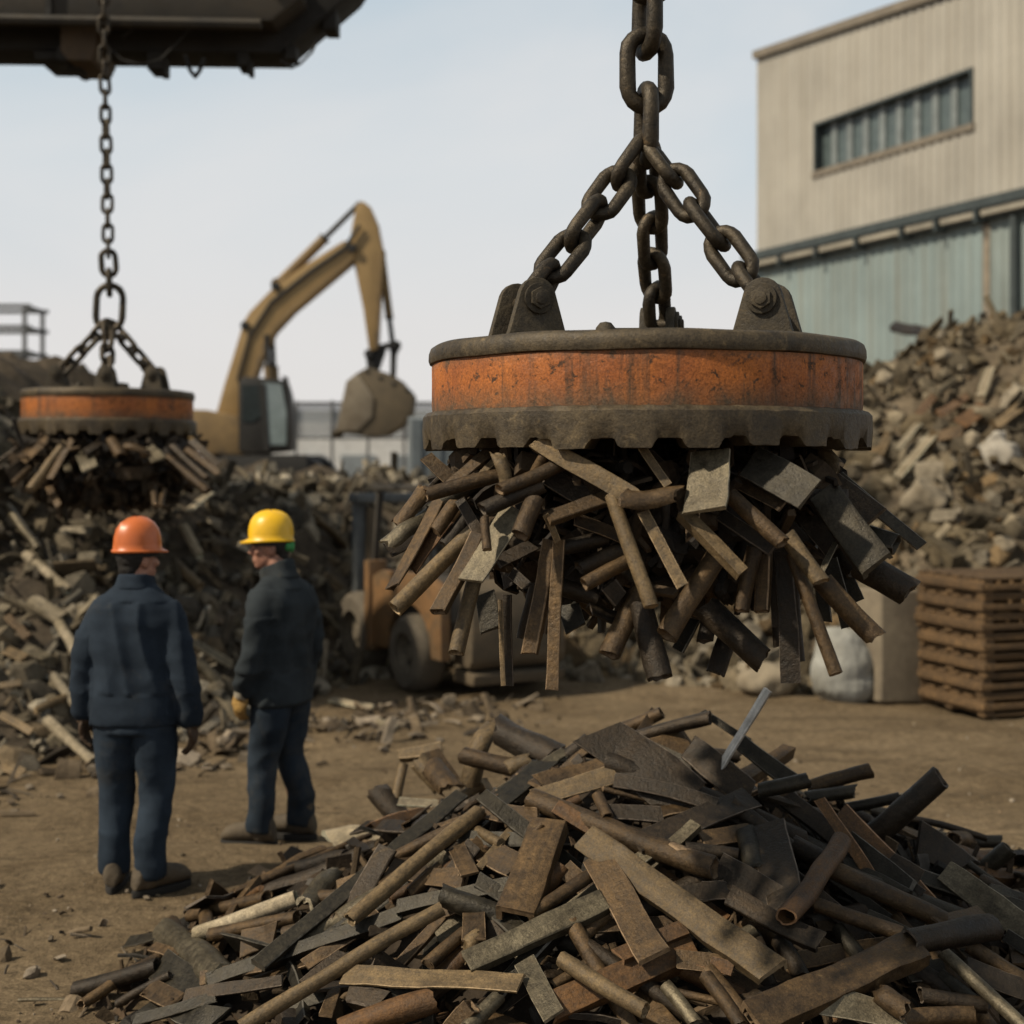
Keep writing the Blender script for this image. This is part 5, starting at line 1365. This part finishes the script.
# ------------------------------------------------------------------ the foreground heap
def surf_d(px, py, lift=.07):
    d = 3.9
    while d < 12:
        z = CH-(py-HOR)*d/F; x = (px-512)*d/F
        h = heap_h(x, d)
        if z <= max((h+lift) if h > 0 else 0.025, 0.025): return d
        d += .02
    return d
SL, SR, SC_, SM, SF, ST = 'on the left slope of the foreground heap', 'on the right slope of the foreground heap', 'at the crest of the foreground heap', 'in the middle of the foreground heap', 'at the lower front of the foreground heap', 'at the left toe of the foreground heap'
def hplace(px, py):
    if px < 330: return ST
    if py < 790: return SC_
    if px < 480: return SL
    if py > 925: return SF
    return SM if px < 770 else SR
def zc(x, y): return (420+x/2.978, 680+y/2.978)
def zd(x, y): return (704+x/2.978, 680+y/2.978)
def zl(x, y): return (x/1.969, 680+y/1.969)
PR = random.Random(77)
def heap(spec, conv, sc):
    for row in spec:
        kind, x0, y0, x1, y1, w, tone = row[:7]
        kw = dict(row[7]) if len(row) > 7 else {}
        lab = kw.pop('label', None); d = kw.pop('d', None); up = kw.pop('up', 0.)
        a, b_ = conv(x0, y0), conv(x1, y1)
        if d: d0, d1 = d
        else:
            d0, d1 = min(surf_d(*a), 8.6), min(surf_d(*b_), 8.6)
            if abs(d0-d1) > 1.3:
                m_ = (d0+d1)/2; d0 = m_+max(-.65, min(.65, d0-m_)); d1 = m_+max(-.65, min(.65, d1-m_))
        d0 -= up; d1 -= up; m_ = (d0+d1)/2
        o = piece(kind, P(*a, d0), P(*b_, d1), w/sc*m_/F, tone, PR, place=hplace((a[0]+b_[0])/2, (a[1]+b_[1])/2), **kw)
        if lab: o['label'] = lab; o['category'] = WORDS[kind]
LC = [
 ('pipe', 330, 352, 880, 562, 68, RB, {'up': .16, 'label': 'long thick brown pipe lying across the middle of the foreground heap'}),
 ('channel', 490, 465, 1050, 865, 92, TN, {'up': .20, 'rag': .8, 'bend': .006, 'label': 'long wide tan channel slanting down right in the foreground heap\'s centre'}),
 ('plate', 520, 520, 700, 825, 96, RB, {'up': .14, 'rag': .5, 'bend': .008, 'label': 'brown plate pointing down under the long wide tan channel'}),
 ('channel', 385, 415, 285, 685, 112, RB, {'up': .16, 'rag': .3, 'bend': .006, 'label': 'wide brown channel with a pale left flange leaning in the heap\'s centre'}),
 ('channel', 550, 648, 140, 838, 76, GS, {'up': .14, 'rag': .4, 'bend': .006, 'label': 'straight grey channel lying across the lower middle of the foreground heap'}),
 ('plate', -225, 878, 300, 905, 72, TN, {'up': .12, 'rag': .3, 'bend': .006, 'roll': -.25, 'label': 'pale flat plank-like plate lying level at the heap\'s lower left front'}),
 ('plate', 310, 838, 398, 1000, 66, GS, {'up': .10, 'rag': .2, 'bend': .005, 'label': 'small light grey plate right of the pale level plate at the heap\'s front'}),
 ('pipe', 420, 832, 672, 985, 52, TN, {'up': .16, 'rag': .3, 'label': 'short tan pipe with a joint ring at the heap\'s lower front'}),
 ('angle', 395, 970, 815, 790, 84, RO, {'up': .08, 'rag': .8, 'roll': .2, 'label': 'orange-brown angle iron with pointed end behind the short jointed pipe'}),
 ('plate', 180, 385, 350, 408, 62, RB, {'up': .12, 'rag': 1.6}), ('plate', 335, 350, 585, 278, 70, TN, {'up': .08, 'rag': .4, 'label': 'short tan plate with a grey tip just above the long brown pipe'}),
 ('plate', 530, 150, 800, 360, 150, RD, {'d': (5.75, 5.5), 'rag': 1.3, 't': .012, 'facing': (.55, -1, -.05), 'bend': .03, 'label': 'large dark torn plate standing up at the heap\'s crest'}),
 ('sheet', 230, 140, 400, 225, 95, RD, {'d': (6.5, 6.3), 'rag': 1., 'label': 'dark curved sheet curling up at the left of the heap\'s crest'}),
 ('elbow', 150, 310, 190, 130, 62, TN, {'d': (6.6, 6.6), 'rag': .6, 'label': 'pale bent pipe standing up at the left end of the crest'}),
 ('rod', 125, 222, 310, 268, 52, RB, {'d': (6.4, 6.3), 'rag': .8}), ('rod', 260, 265, 330, 240, 50, TN, {'d': (6.3, 6.3), 'rag': 1.}),
 ('pipe', 540, 172, 718, 98, 42, RB, {'d': (6.2, 6.1), 'rag': .4}), ('pipe', 610, 182, 865, 112, 42, RD, {'d': (6.0, 5.9), 'rag': .6}),
 ('bar', 850, 98, 975, 182, 20, DS, {'d': (6.05, 6.05)}),
 ('plate', 640, 490, 990, 350, 84, RD, {'up': .10, 'rag': .3, 'bend': .006}),
 ('bar', 175, 560, 275, 440, 24, TN, {'up': .05, 'rag': 1.}), ('plate', 0, 585, 130, 592, 62, RB, {'up': .05, 'rag': 1.}), ('plate', 110, 500, 150, 580, 56, RB, {'up': .1}),
 ('plate', 160, 620, 160, 775, 72, RB, {'up': .08, 'rag': .6}), ('pipe', 330, 700, 515, 578, 42, RB, {'up': .1}), ('tube', 235, 690, 300, 760, 60, DS, {'up': .05}),
 ('angle', 590, 815, 790, 735, 52, RO, {'up': .12}), ('plate', 765, 830, 930, 855, 60, RB, {'up': .1, 'rag': .8}), ('plate', 770, 645, 918, 620, 64, RD, {'up': .12}),
 ('pipe', 850, 880, 960, 1030, 46, RB, {'up': .12}), ('pipe', 730, 910, 820, 1024, 42, GS, {'up': .08}), ('rod', 760, 930, 892, 958, 26, RB, {'up': .08}),
 ('pipe', 140, 1040, 232, 945, 50, GS, {'up': .10, 'label': 'shiny light grey pipe at the very bottom front of the heap'}),
 ('bar', 560, 392, 722, 402, 50, RD, {'up': .1}), ('pipe', 530, 345, 560, 410, 36, RB, {'up': .12}),
 ('plate', 800, 200, 985, 340, 86, RD, {'d': (5.8, 5.6), 'rag': 1.}), ('bar', 580, 300, 880, 375, 46, RD, {'up': .08, 'bend': .05}), ('plate', 640, 185, 810, 255, 46, DS, {'d': (5.9, 5.8), 'rag': 1.2}),
 ('bar', 210, 350, 435, 212, 34, GS, {'d': (5.85, 6.1), 'label': 'grey end of a long bar running up the left of the crest'}),
 ('bar', 370, 320, 500, 205, 26, RB, {'d': (5.85, 5.95)}), ('sheet', 440, 220, 500, 170, 46, RD, {'d': (6.0, 6.0), 'rag': 1.4}), ('bar', 480, 230, 430, 290, 30, RD, {'d': (5.9, 5.9)}),
 ('pipe', 480, 770, 560, 700, 40, RB, {'up': .05}), ('bar', 440, 740, 780, 720, 44, RB, {'up': .04}), ('pipe', 390, 915, 560, 800, 36, RB, {'up': .03}),
 ('plate', 30, 690, 120, 660, 60, RB, {'up': .05, 'rag': 1.2}), ('pipe', 20, 845, 130, 750, 40, RB, {'up': .05}), ('elbow', 180, 760, 130, 800, 50, TN, {'up': .06, 'rag': 1.6}),
 ('rod', 790, 500, 950, 520, 40, RD, {'up': .06}), ('plate', 840, 470, 990, 450, 60, RB, {'up': .06}), ('sheet', 30, 250, 90, 320, 70, RB, {'d': (6.6, 6.4), 'rag': 1.2}), ('pipe', 0, 430, 115, 330, 26, TN, {'up': .12}),
 ('plate', 210, 520, 290, 560, 80, RB, {'up': .06, 'rag': 1.4}), ('rod', 170, 450, 240, 490, 34, TN, {'up': .05}), ('pipe', -30, 640, 60, 560, 40, RB, {'up': .02}),
]
LD = [
 ('bar', 34, 285, 192, 28, 33, BS, {'d': (5.72, 5.66), 'rag': .3, 'bend': .005, 'facing': (-.7, -.45, .5), 'label': 'bright bare-steel strip sticking up from the right of the crest'}),
 ('bar', 105, 185, 270, 305, 52, DS, {'d': (5.85, 5.7), 'rag': .3}), ('bar', -5, 95, 135, 185, 22, DS, {'d': (5.95, 5.85)}),
 ('pipe', 160, 330, 312, 298, 46, DS, {'d': (5.5, 5.5)}), ('pipe', 310, 325, 497, 268, 46, RB, {'d': (6.0, 6.0), 'rag': .3}), ('pipe', 310, 350, 450, 330, 44, DS, {'d': (5.9, 5.9), 'rag': 1.}), ('pipe', 415, 382, 582, 348, 32, DS, {'d': (6.0, 6.0)}),
 ('pipe', 455, 505, 705, 292, 72, RD, {'d': (5.85, 5.75), 'rag': .3, 'bend': .004, 'label': 'thick dark pipe sticking up to the right from the heap\'s right slope'}),
 ('pipe', 248, 705, 412, 478, 62, RO, {'up': .22, 'rag': .5, 'label': 'red-brown pipe leaning up right on the foreground heap\'s right slope'}),
 ('pipe', 375, 562, 722, 722, 58, RB, {'up': .12, 'rag': .3}), ('angle', 240, 345, 640, 645, 58, RD, {'up': .05}), ('plate', 420, 490, 610, 640, 92, DS, {'up': .04, 'rag': 1.}),
 ('plate', 190, 430, 250, 700, 112, RD, {'up': .16, 'rag': .5, 'label': 'wide dark plate hanging down left of the red-brown pipe'}), ('sheet', 120, 440, 150, 560, 60, DS, {'up': .1}),
 ('channel', 70, 635, 348, 778, 62, RD, {'up': .18, 'bend': .06}), ('pipe', 325, 668, 585, 755, 46, RB, {'up': .1}),
 ('channel', 150, 1000, 640, 780, 112, RB, {'up': .22, 'rag': .3, 'bend': .006, 'label': 'broad brown channel with grey patches at the lower right of the heap'}),
 ('pipe', 610, 785, 862, 738, 78, RD, {'up': .20, 'rag': .5}), ('plate', 700, 725, 830, 690, 58, RB, {'up': .14}),
 ('plate', 640, 470, 775, 560, 96, RD, {'d': (5.75, 5.7), 'rag': 1.2}), ('pipe', 815, 582, 908, 500, 54, DS, {'d': (5.95, 5.9), 'rag': .4}),
 ('plate', 720, 570, 985, 760, 78, GS, {'up': .1, 'bend': .04, 'rag': .8, 'label': 'wide shiny grey plate at the right edge of the foreground heap'}),
 ('pipe', 820, 595, 985, 690, 50, RD, {'up': .04}), ('pipe', 715, 815, 960, 1040, 42, GS, {'up': .2}), ('pipe', 785, 790, 985, 912, 48, RB, {'up': .1}), ('plate', 790, 860, 970, 925, 66, RD, {'up': .08}),
 ('pipe', 645, 938, 835, 968, 48, RD, {'up': .12}), ('pipe', 590, 1010, 802, 1000, 52, RB, {'up': .12}), ('elbow', 600, 985, 505, 915, 66, RB, {'up': .2, 'rag': 1.}), ('plate', 380, 960, 585, 1005, 84, GS, {'up': .16, 'rag': 2., 'bend': .08}),
 ('pipe', 10, 870, 145, 1035, 54, RB, {'up': .08}), ('pipe', 225, 775, 295, 890, 52, RD, {'up': .03}), ('plate', 40, 555, 225, 665, 92, RD, {'up': .10}), ('plate', -10, 625, 72, 628, 62, RD, {'up': .18}),
 ('pipe', 265, 490, 395, 562, 62, RD, {'up': .06}), ('plate', -20, 830, 86, 860, 44, RO, {'up': .1}), ('bar', 850, 620, 990, 660, 30, DS, {'up': .1}),
 ('plate', 540, 540, 640, 600, 70, RD, {'up': .05}), ('bar', 500, 420, 600, 500, 40, RD, {'d': (6., 5.9)}), ('elbow', 440, 400, 520, 430, 40, RD, {'d': (6.1, 6.1)}), ('pipe', 700, 880, 800, 960, 44, DS, {'up': .02}),
 ('bar', 480, 700, 620, 770, 44, DS, {'up': .03}), ('pipe', 400, 740, 470, 830, 46, DS, {'up': .02}), ('plate', 600, 870, 720, 860, 70, DS, {'up': .02}), ('bar', 900, 760, 1000, 830, 40, DS, {'up': .05}),
]
LL = [
 ('bar', 508, 562, 910, 225, 34, DS, {'up': .14, 'rag': .3, 'bend': .004, 'label': 'long straight grey bar rising from the left toe to the heap\'s crest'}),
 ('pipe', 475, 685, 870, 448, 30, TN, {'up': .14, 'rag': .3, 'bend': .006, 'label': 'long thin tan pipe at the front left of the foreground heap'}),
 ('pipe', 690, 472, 945, 258, 32, TN, {'up': .16, 'rag': .8, 'bend': .006}),
 ('angle', 405, 588, 790, 458, 30, DS, {'up': .08, 'bend': .006}), ('angle', 780, 445, 1005, 398, 30, DS, {'up': .12}),
 ('pipe', 670, 690, 855, 628, 52, RO, {'up': .08, 'label': 'thick orange-rusty pipe at the bottom left front of the heap'}),
 ('pipe', 375, 465, 525, 428, 26, RB), ('pipe', 385, 502, 585, 428, 30, 'pale_pipe', {'up': .05}), ('pipe', 415, 502, 585, 468, 28, RB),
 ('sheet', 318, 490, 432, 575, 62, GS, {'up': .04, 'rag': 1., 'label': 'shiny bent grey sheet at the left toe of the foreground heap'}), ('sheet', 330, 475, 400, 540, 40, RB, {'rag': 1.}),
 ('pipe', 150, 610, 310, 562, 34, RD, {'up': .02}), ('plate', 310, 560, 400, 612, 70, DS, {'rag': 1.}), ('bar', 265, 670, 425, 625, 26, DS, {'up': .04}), ('bar', 365, 622, 555, 592, 26, RD, {'up': .06}), ('plate', 290, 605, 350, 632, 44, RB),
 ('bar', 395, 590, 520, 560, 30, RB, {'up': .03}), ('plate', 498, 372, 605, 418, 26, RD, {'up': .02}), ('angle', 563, 338, 672, 388, 30, RD, {'d': (7.5, 7.3)}),
 ('sheet', 655, 320, 750, 300, 70, 'pale_pipe', {'rag': 1.8, 'bend': .12, 'd': (7.2, 7.2), 'label': 'pale crumpled sheet block on the upper left edge of the foreground heap'}),
 ('sheet', 600, 440, 650, 375, 48, GS, {'rag': 1.8, 'bend': .12, 'up': .05, 'label': 'small grey crumpled scrap among pipes left of the long grey bar'}),
 ('sheet', 742, 215, 800, 285, 44, RD, {'d': (7.1, 7.0), 'rag': 1.4}),
 ('tube', 785, 150, 870, 135, 24, TN, {'d': (7.2, 7.2)}), ('pipe', 795, 165, 780, 235, 20, TN, {'d': (7.2, 7.1)}), ('plate', 850, 140, 895, 205, 30, RB, {'d': (7.15, 7.1)}), ('pipe', 825, 160, 870, 215, 40, TN, {'d': (7.1, 7.0), 'rag': 1.}),
 ('bar', 785, 240, 862, 245, 18, 'pale_pipe', {'d': (6.9, 6.9)}), ('rod', 18*1.969, 631, 150, 630, 9, GS, {'d': (5.66, 5.66), 'label': 'thin pale rod lying alone on the dirt at the bottom left'}),
 ('rod', 845, 562, 912, 498, 26, RB, {'up': .04}), ('plate', 800, 380, 920, 390, 44, RB, {'up': .03}), ('bar', 905, 330, 920, 380, 40, RB, {'up': .06}), ('plate', 760, 400, 800, 340, 30, RB, {'up': .02}),
 ('pipe', 730, 370, 900, 290, 26, RB, {'up': .05}), ('rod', 560, 500, 660, 470, 26, RB), ('bar', 600, 560, 700, 500, 26, RB), ('plate', 610, 600, 680, 540, 40, RD, {'rag': 1.2}),
 ('tube', 690, 620, 760, 640, 44, RD, {'up': .03}), ('bar', 640, 660, 660, 610, 26, RB, {'up': .04}), ('plate', 480, 520, 540, 500, 60, RB, {'rag': 1.2}), ('bar', 560, 640, 640, 620, 30, DS), ('plate', 350, 650, 430, 670, 50, DS, {'rag': 1.3}),
 ('plate', 670, 430, 720, 470, 50, RB, {'rag': 1.2}), ('sheet', 860, 300, 930, 270, 40, RB, {'rag': 1.4}), ('rod', 900, 240, 960, 205, 30, TN, {'d': (6.7, 6.6), 'rag': 1.}),
 ('plate', 250, 515, 320, 500, 26, DS, {'rag': 1.2}), ('bar', 300, 525, 350, 545, 24, RB), ('plate', 960, 490, 1010, 480, 50, RD, {'up': .02}),
]
heap(LL, zl, 1.969); heap(LC, zc, 2.978); heap(LD, zd, 2.978)
# long thin bars and pipes thrown across one another down both slopes
TR = random.Random(53)
for i in range(52):
    px, py = TR.uniform(330, 1000), TR.uniform(770, 1000)
    edge = 760+abs(px-620)*.30 if px > 620 else 760+(620-px)*.42
    if py < edge+15: continue
    if px < 520: a = R(TR.gauss(-33, 12))
    elif px > 730: a = R(TR.gauss(32, 16))
    else: a = R(TR.choice([-28, 33])+TR.gauss(0, 8))
    l = TR.uniform(90, 220)/2; dx, dy = math.cos(a)*l, math.sin(a)*l
    d = min(surf_d(px, py), 7.5); sl = TR.uniform(-.1, .1)-dy/l*.5*l/280
    d0, d1 = d+dy/140*.35, d-dy/140*.35
    k = TR.choice(['bar', 'pipe', 'rod', 'angle', 'bar', 'tube', 'pipe'])
    piece(k, P(px-dx, py-dy, d0+.02), P(px+dx, py+dy, d1+.02), TR.uniform(9, 24)*d/F, TR.choice([RB, RD, DS, RB, GS, RD, RO]), TR, place=hplace(px, py), rag=.5, bend=.015)
for i in range(12):                       # crumpled and torn sheet
    px, py = TR.uniform(300, 1000), TR.uniform(800, 1005)
    if py < 790+abs(px-620)*.4: continue
    d = min(surf_d(px, py), 7.5); a = TR.uniform(-.8, .8); l = TR.uniform(14, 34)
    piece('sheet', P(px-l*math.cos(a), py-l*math.sin(a), d), P(px+l*math.cos(a), py+l*math.sin(a), d-TR.uniform(-.08, .08)), TR.uniform(20, 38)*d/F, TR.choice([RD, RD, DS, RB, GS]), TR, roll=TR.uniform(-.8, .8), place=hplace(px, py), rag=2.4, bend=.22)
# pieces that fill the gaps and the far side of the heap
GR = random.Random(31)
def heap_fill(n, lo, hi, place):
    k = 0
    while k < n:
        a = GR.uniform(0, 2*math.pi); q = math.sqrt(GR.random())*.97
        x = .5+math.cos(a)*q*(2.15 if math.cos(a) < 0 else 2.75); y = 5.95+math.sin(a)*q*1.95
        if abs(x-.5) > 2.7: continue
        h = heap_h(x, y)
        if h < 0: continue
        k += 1
        e = .02; sx = (heap_h(x+e, y)-h)/e; sy = (heap_h(x, y+e)-h)/e
        nrm = Vector((-max(-1, min(1, sx)), -max(-1, min(1, sy)), 1)).normalized()
        t_ = Vector((GR.gauss(0, 1), GR.gauss(0, 1), GR.gauss(0, .5))); t_ = (t_-nrm*t_.dot(nrm)*GR.uniform(.55, 1)).normalized()
        L = GR.uniform(lo, hi); c = Vector((x, y, h+GR.uniform(-.03, .05)+.02))
        kd = GR.choice(['pipe', 'pipe', 'rod', 'bar', 'rod', 'plate', 'tube', 'angle', 'bar', 'sheet', 'channel', 'angle'])
        w_ = {'pipe': GR.uniform(.03, .075), 'rod': GR.uniform(.018, .04), 'bar': GR.uniform(.03, .07), 'plate': GR.uniform(.07, .15), 'tube': GR.uniform(.03, .06), 'angle': GR.uniform(.04, .08), 'sheet': GR.uniform(.06, .12), 'channel': GR.uniform(.05, .1)}[kd]
        A, B0 = c-t_*L/2, c+t_*L/2
        for v in (A, B0): v.z = max(v.z, .03)
        piece(kd, A, B0, w_, GR.choice([RB, RD, RD, RB, DS, RD, RD, RO, DS, RB]), GR, facing=nrm+Vector((GR.gauss(0, .5), GR.gauss(0, .5), 0)), rag=1., bend=.04, place=place, hero=False)
heap_fill(210, .2, .7, 'deep between larger pieces of the foreground heap')
V, Fq = grid(-1.9, 3.9, 3.8, 8.2, .06, lambda x, y: max(-.05, heap_h(x, y)-.05)+fb(x, y, 4., 3, 6.)*.05*(1 if heap_h(x, y) > .03 else 0)-.02)
rs = np.random.RandomState(8); pts = []; sz = []
while len(pts) < 2600:
    x, y = rs.uniform(-1.8, 3.5), rs.uniform(4., 7.9); h = heap_h(x, y)
    if h < -.1: continue
    pts.append((x, y, max(.01, h-.03+rs.uniform(-.02, .03)))); sz.append(.03+.11*rs.rand()**2)
hb = debris('scrap_bed', pts, sz, [(.055, .038, .022), (.04, .028, .018), (.075, .05, .03), (.045, .04, .034), (.10, .07, .042)], rs, (V, Fq), (.035, .026, .018), weights=[.7, .7, .7, .7, .7, 3, 3, 3, 2, 1.5, 1.5])
tag(hb, 'bed of small rusty bits that fills the foreground heap between its larger pieces', 'scrap', kind='stuff')

# ------------------------------------------------------------------ things one can pick out on the background heaps
QR = random.Random(91)
def back(spec, conv, sc, dfn, place):
    for row in spec:
        kind, x0, y0, x1, y1, w, tone, lab = row
        a, b_ = conv(x0, y0), conv(x1, y1); d0, d1 = dfn(*a), dfn(*b_)
        if abs(d0-d1) > 1.5: m_ = (d0+d1)/2; d0 = m_+max(-.75, min(.75, d0-m_)); d1 = m_+max(-.75, min(.75, d1-m_))
        o = piece(kind, P(*a, d0), P(*b_, d1), w/sc*(d0+d1)/2/F, tone, QR, rag=.7, place=place)
        if lab: o['label'] = lab; o['category'] = WORDS[kind]
def hd(fn, lift):
    def g(px, py):
        d = 8.
        while d < 26:
            x = (px-512)*d/F
            if CH-(py-HOR)*d/F <= max(.03, fn(x, d)+lift): return d-.05
            d += .03
        return d
    return g
def z0_(x, y): return (x/2.844, 440+y/2.844)
back([('pipe', 75, 325, 195, 430, 30, 'pale_pipe', 'pale pipe high on the left heap beside the orange-helmeted worker\'s head'), ('pipe', 90, 460, 180, 510, 50, 'pale_pipe', 'thick pale pipe stub on the left heap behind the orange-helmeted worker\'s shoulder'), ('pipe', 165, 515, 215, 605, 30, 'pale_pipe', 'pale pipe sloping down behind the orange-helmeted worker\'s left shoulder'),
      ('pipe', 150, 670, 215, 755, 28, 'pale_pipe', 'grey-white pipe beside the orange-helmeted worker\'s left elbow'), ('pipe', 135, 795, 265, 915, 30, 'pale_pipe', 'long white-ended pipe beside the orange-helmeted worker\'s hip'), ('pipe', 20, 190, 110, 310, 26, GS, 'grey pipe high at the left edge of the left heap'),
      ('bar', 0, 780, 90, 830, 22, TN, 'tan bar at the left edge of the heap\'s foot'), ('plate', 70, 590, 135, 620, 30, GS, None), ('plate', 0, 590, 70, 620, 30, TN, None), ('rod', 100, 770, 190, 730, 20, TN, None), ('pipe', 500, 350, 570, 420, 28, TN, 'tan pipe on the left heap between the two hard hats'),
      ('pipe', 520, 245, 570, 330, 26, 'pale_pipe', None), ('pipe', 560, 630, 620, 690, 34, GS, 'grey pipe on the heap between the two workers\' arms'), ('bar', 520, 560, 660, 640, 24, GS, None), ('plate', 5, 920, 65, 950, 34, TN, None), ('plate', 40, 150, 100, 190, 34, GS, None), ('bar', 540, 200, 600, 150, 26, 'pale_pipe', None),
      ('bar', 20, 500, 80, 560, 22, RB, None), ('plate', 550, 480, 640, 520, 34, RB, None), ('bar', 0, 700, 60, 690, 20, TN, None)],
     z0_, 2.844, hd(left_h, .10), 'on the left background heap')
def z9(x, y): return (x, y)
back([('bar', 325, 575, 352, 600, 9, TN, None), ('pipe', 322, 610, 350, 640, 9, GS, None), ('bar', 330, 700, 372, 708, 7, 'pale_pipe', None), ('plate', 352, 716, 395, 728, 12, 'pale_pipe', 'pale flat scrap lying on the dirt between yellow-helmeted worker and forklift'), ('plate', 318, 712, 350, 722, 8, TN, None), ('pipe', 318, 520, 345, 545, 8, TN, None)],
     z9, 1, hd(left_h, .08), 'on the right end of the left background heap')
def z8(x, y): return (860+x/3.2, 280+y/3.2)
back([('sheet', 105, 145, 240, 165, 42, RD, 'dark curved sheet jutting from the top of the pale rubble heap'), ('bar', 120, 630, 240, 485, 34, 'pale_pipe', 'long pale beam slanting up the middle of the rubble heap'), ('bar', 185, 430, 240, 370, 26, RO, None), ('bar', 250, 430, 345, 370, 30, RO, None), ('plate', 320, 460, 400, 400, 50, RO, 'orange-tan panel in the middle of the rubble heap'),
      ('bar', 385, 370, 420, 280, 26, 'pale_pipe', None), ('bar', 120, 540, 200, 450, 22, 'pale_pipe', None), ('plate', 250, 500, 330, 480, 40, RB, None), ('bar', 430, 470, 520, 400, 36, TN, None), ('bar', 60, 560, 100, 480, 28, TN, None)],
     z8, 3.2, hd(right_h, .16), 'on the right rubble heap')
def boulder(px, py, w, h, lab, mat, seed):
    d = hd(right_h, .1)(px, py); q = MB(); s = d/F
    q.box((0, 0, 0), (w*s*.8, w*s*.6, h*s*.75), Matrix.Rotation(seed, 3, 'Y')); q.box((w*s*.12, -.05, -h*s*.1), (w*s*.55, w*s*.5, h*s*.6), Matrix.Rotation(seed*1.7, 3, 'X'))
    o = q.remesh('boulder', .03, mat, None, 2, lambda c: .10*w*s*mnoise.noise(c*3.2/(w*s)+Vector((seed, 0, 0)))+.03*w*s*mnoise.noise(c*11/(w*s)))
    o.location = P(px, py, d); o.rotation_euler = (QR.uniform(-.4, .4), QR.uniform(-.4, .4), QR.uniform(0, 6)); tag(o, lab, 'boulder', 'boulders on the right rubble heap')
bm_ = plain('pale_rubble_stone', (.24, .20, .14), (.15, .122, .084), .9, 2.5, .4, 12, c3=(.13, .105, .075)); bw_ = plain('white_rubble_lump', (.36, .33, .28), (.24, .215, .175), .9, 2.5, .4, 12, c3=(.18, .15, .11))
boulder(1000, 452, 40, 36, 'largest whitish lump at the right edge of the rubble heap', bw_, 1.)
boulder(942, 356, 20, 16, 'small pale lump near the upper left of the rubble heap', bm_, 2.)
boulder(990, 332, 26, 20, 'pale lump close under the top of the rubble heap', bm_, 3.)
boulder(884, 380, 20, 22, 'tan lump at the rubble heap\'s left edge beside the magnet band', bm_, 4.)
boulder(972, 440, 20, 16, 'round pale lump just left of the largest whitish lump', bm_, 5.)
boulder(925, 500, 46, 40, 'broad grey-tan lump low in the middle of the rubble heap', bm_, 6.)
boulder(878, 462, 16, 14, 'small orange-tan lump low on the rubble heap\'s left edge', cb, 7.)
boulder(1003, 545, 22, 20, 'pale lump above the wooden pallets on the rubble heap', bm_, 8.)
q = MB(); q.ell((0, 0, .12), (.30, .24, .17)); o = q.remesh('boulder', .03, bm_, None, 2, lambda c: .05*mnoise.noise(c*6)); v = P(770, 690, 13.2); o.location = (v.x, v.y, 0); tag(o, 'low tan lump on the dirt left of the white sack', 'boulder', 'boulders on the right rubble heap')
label_pieces()
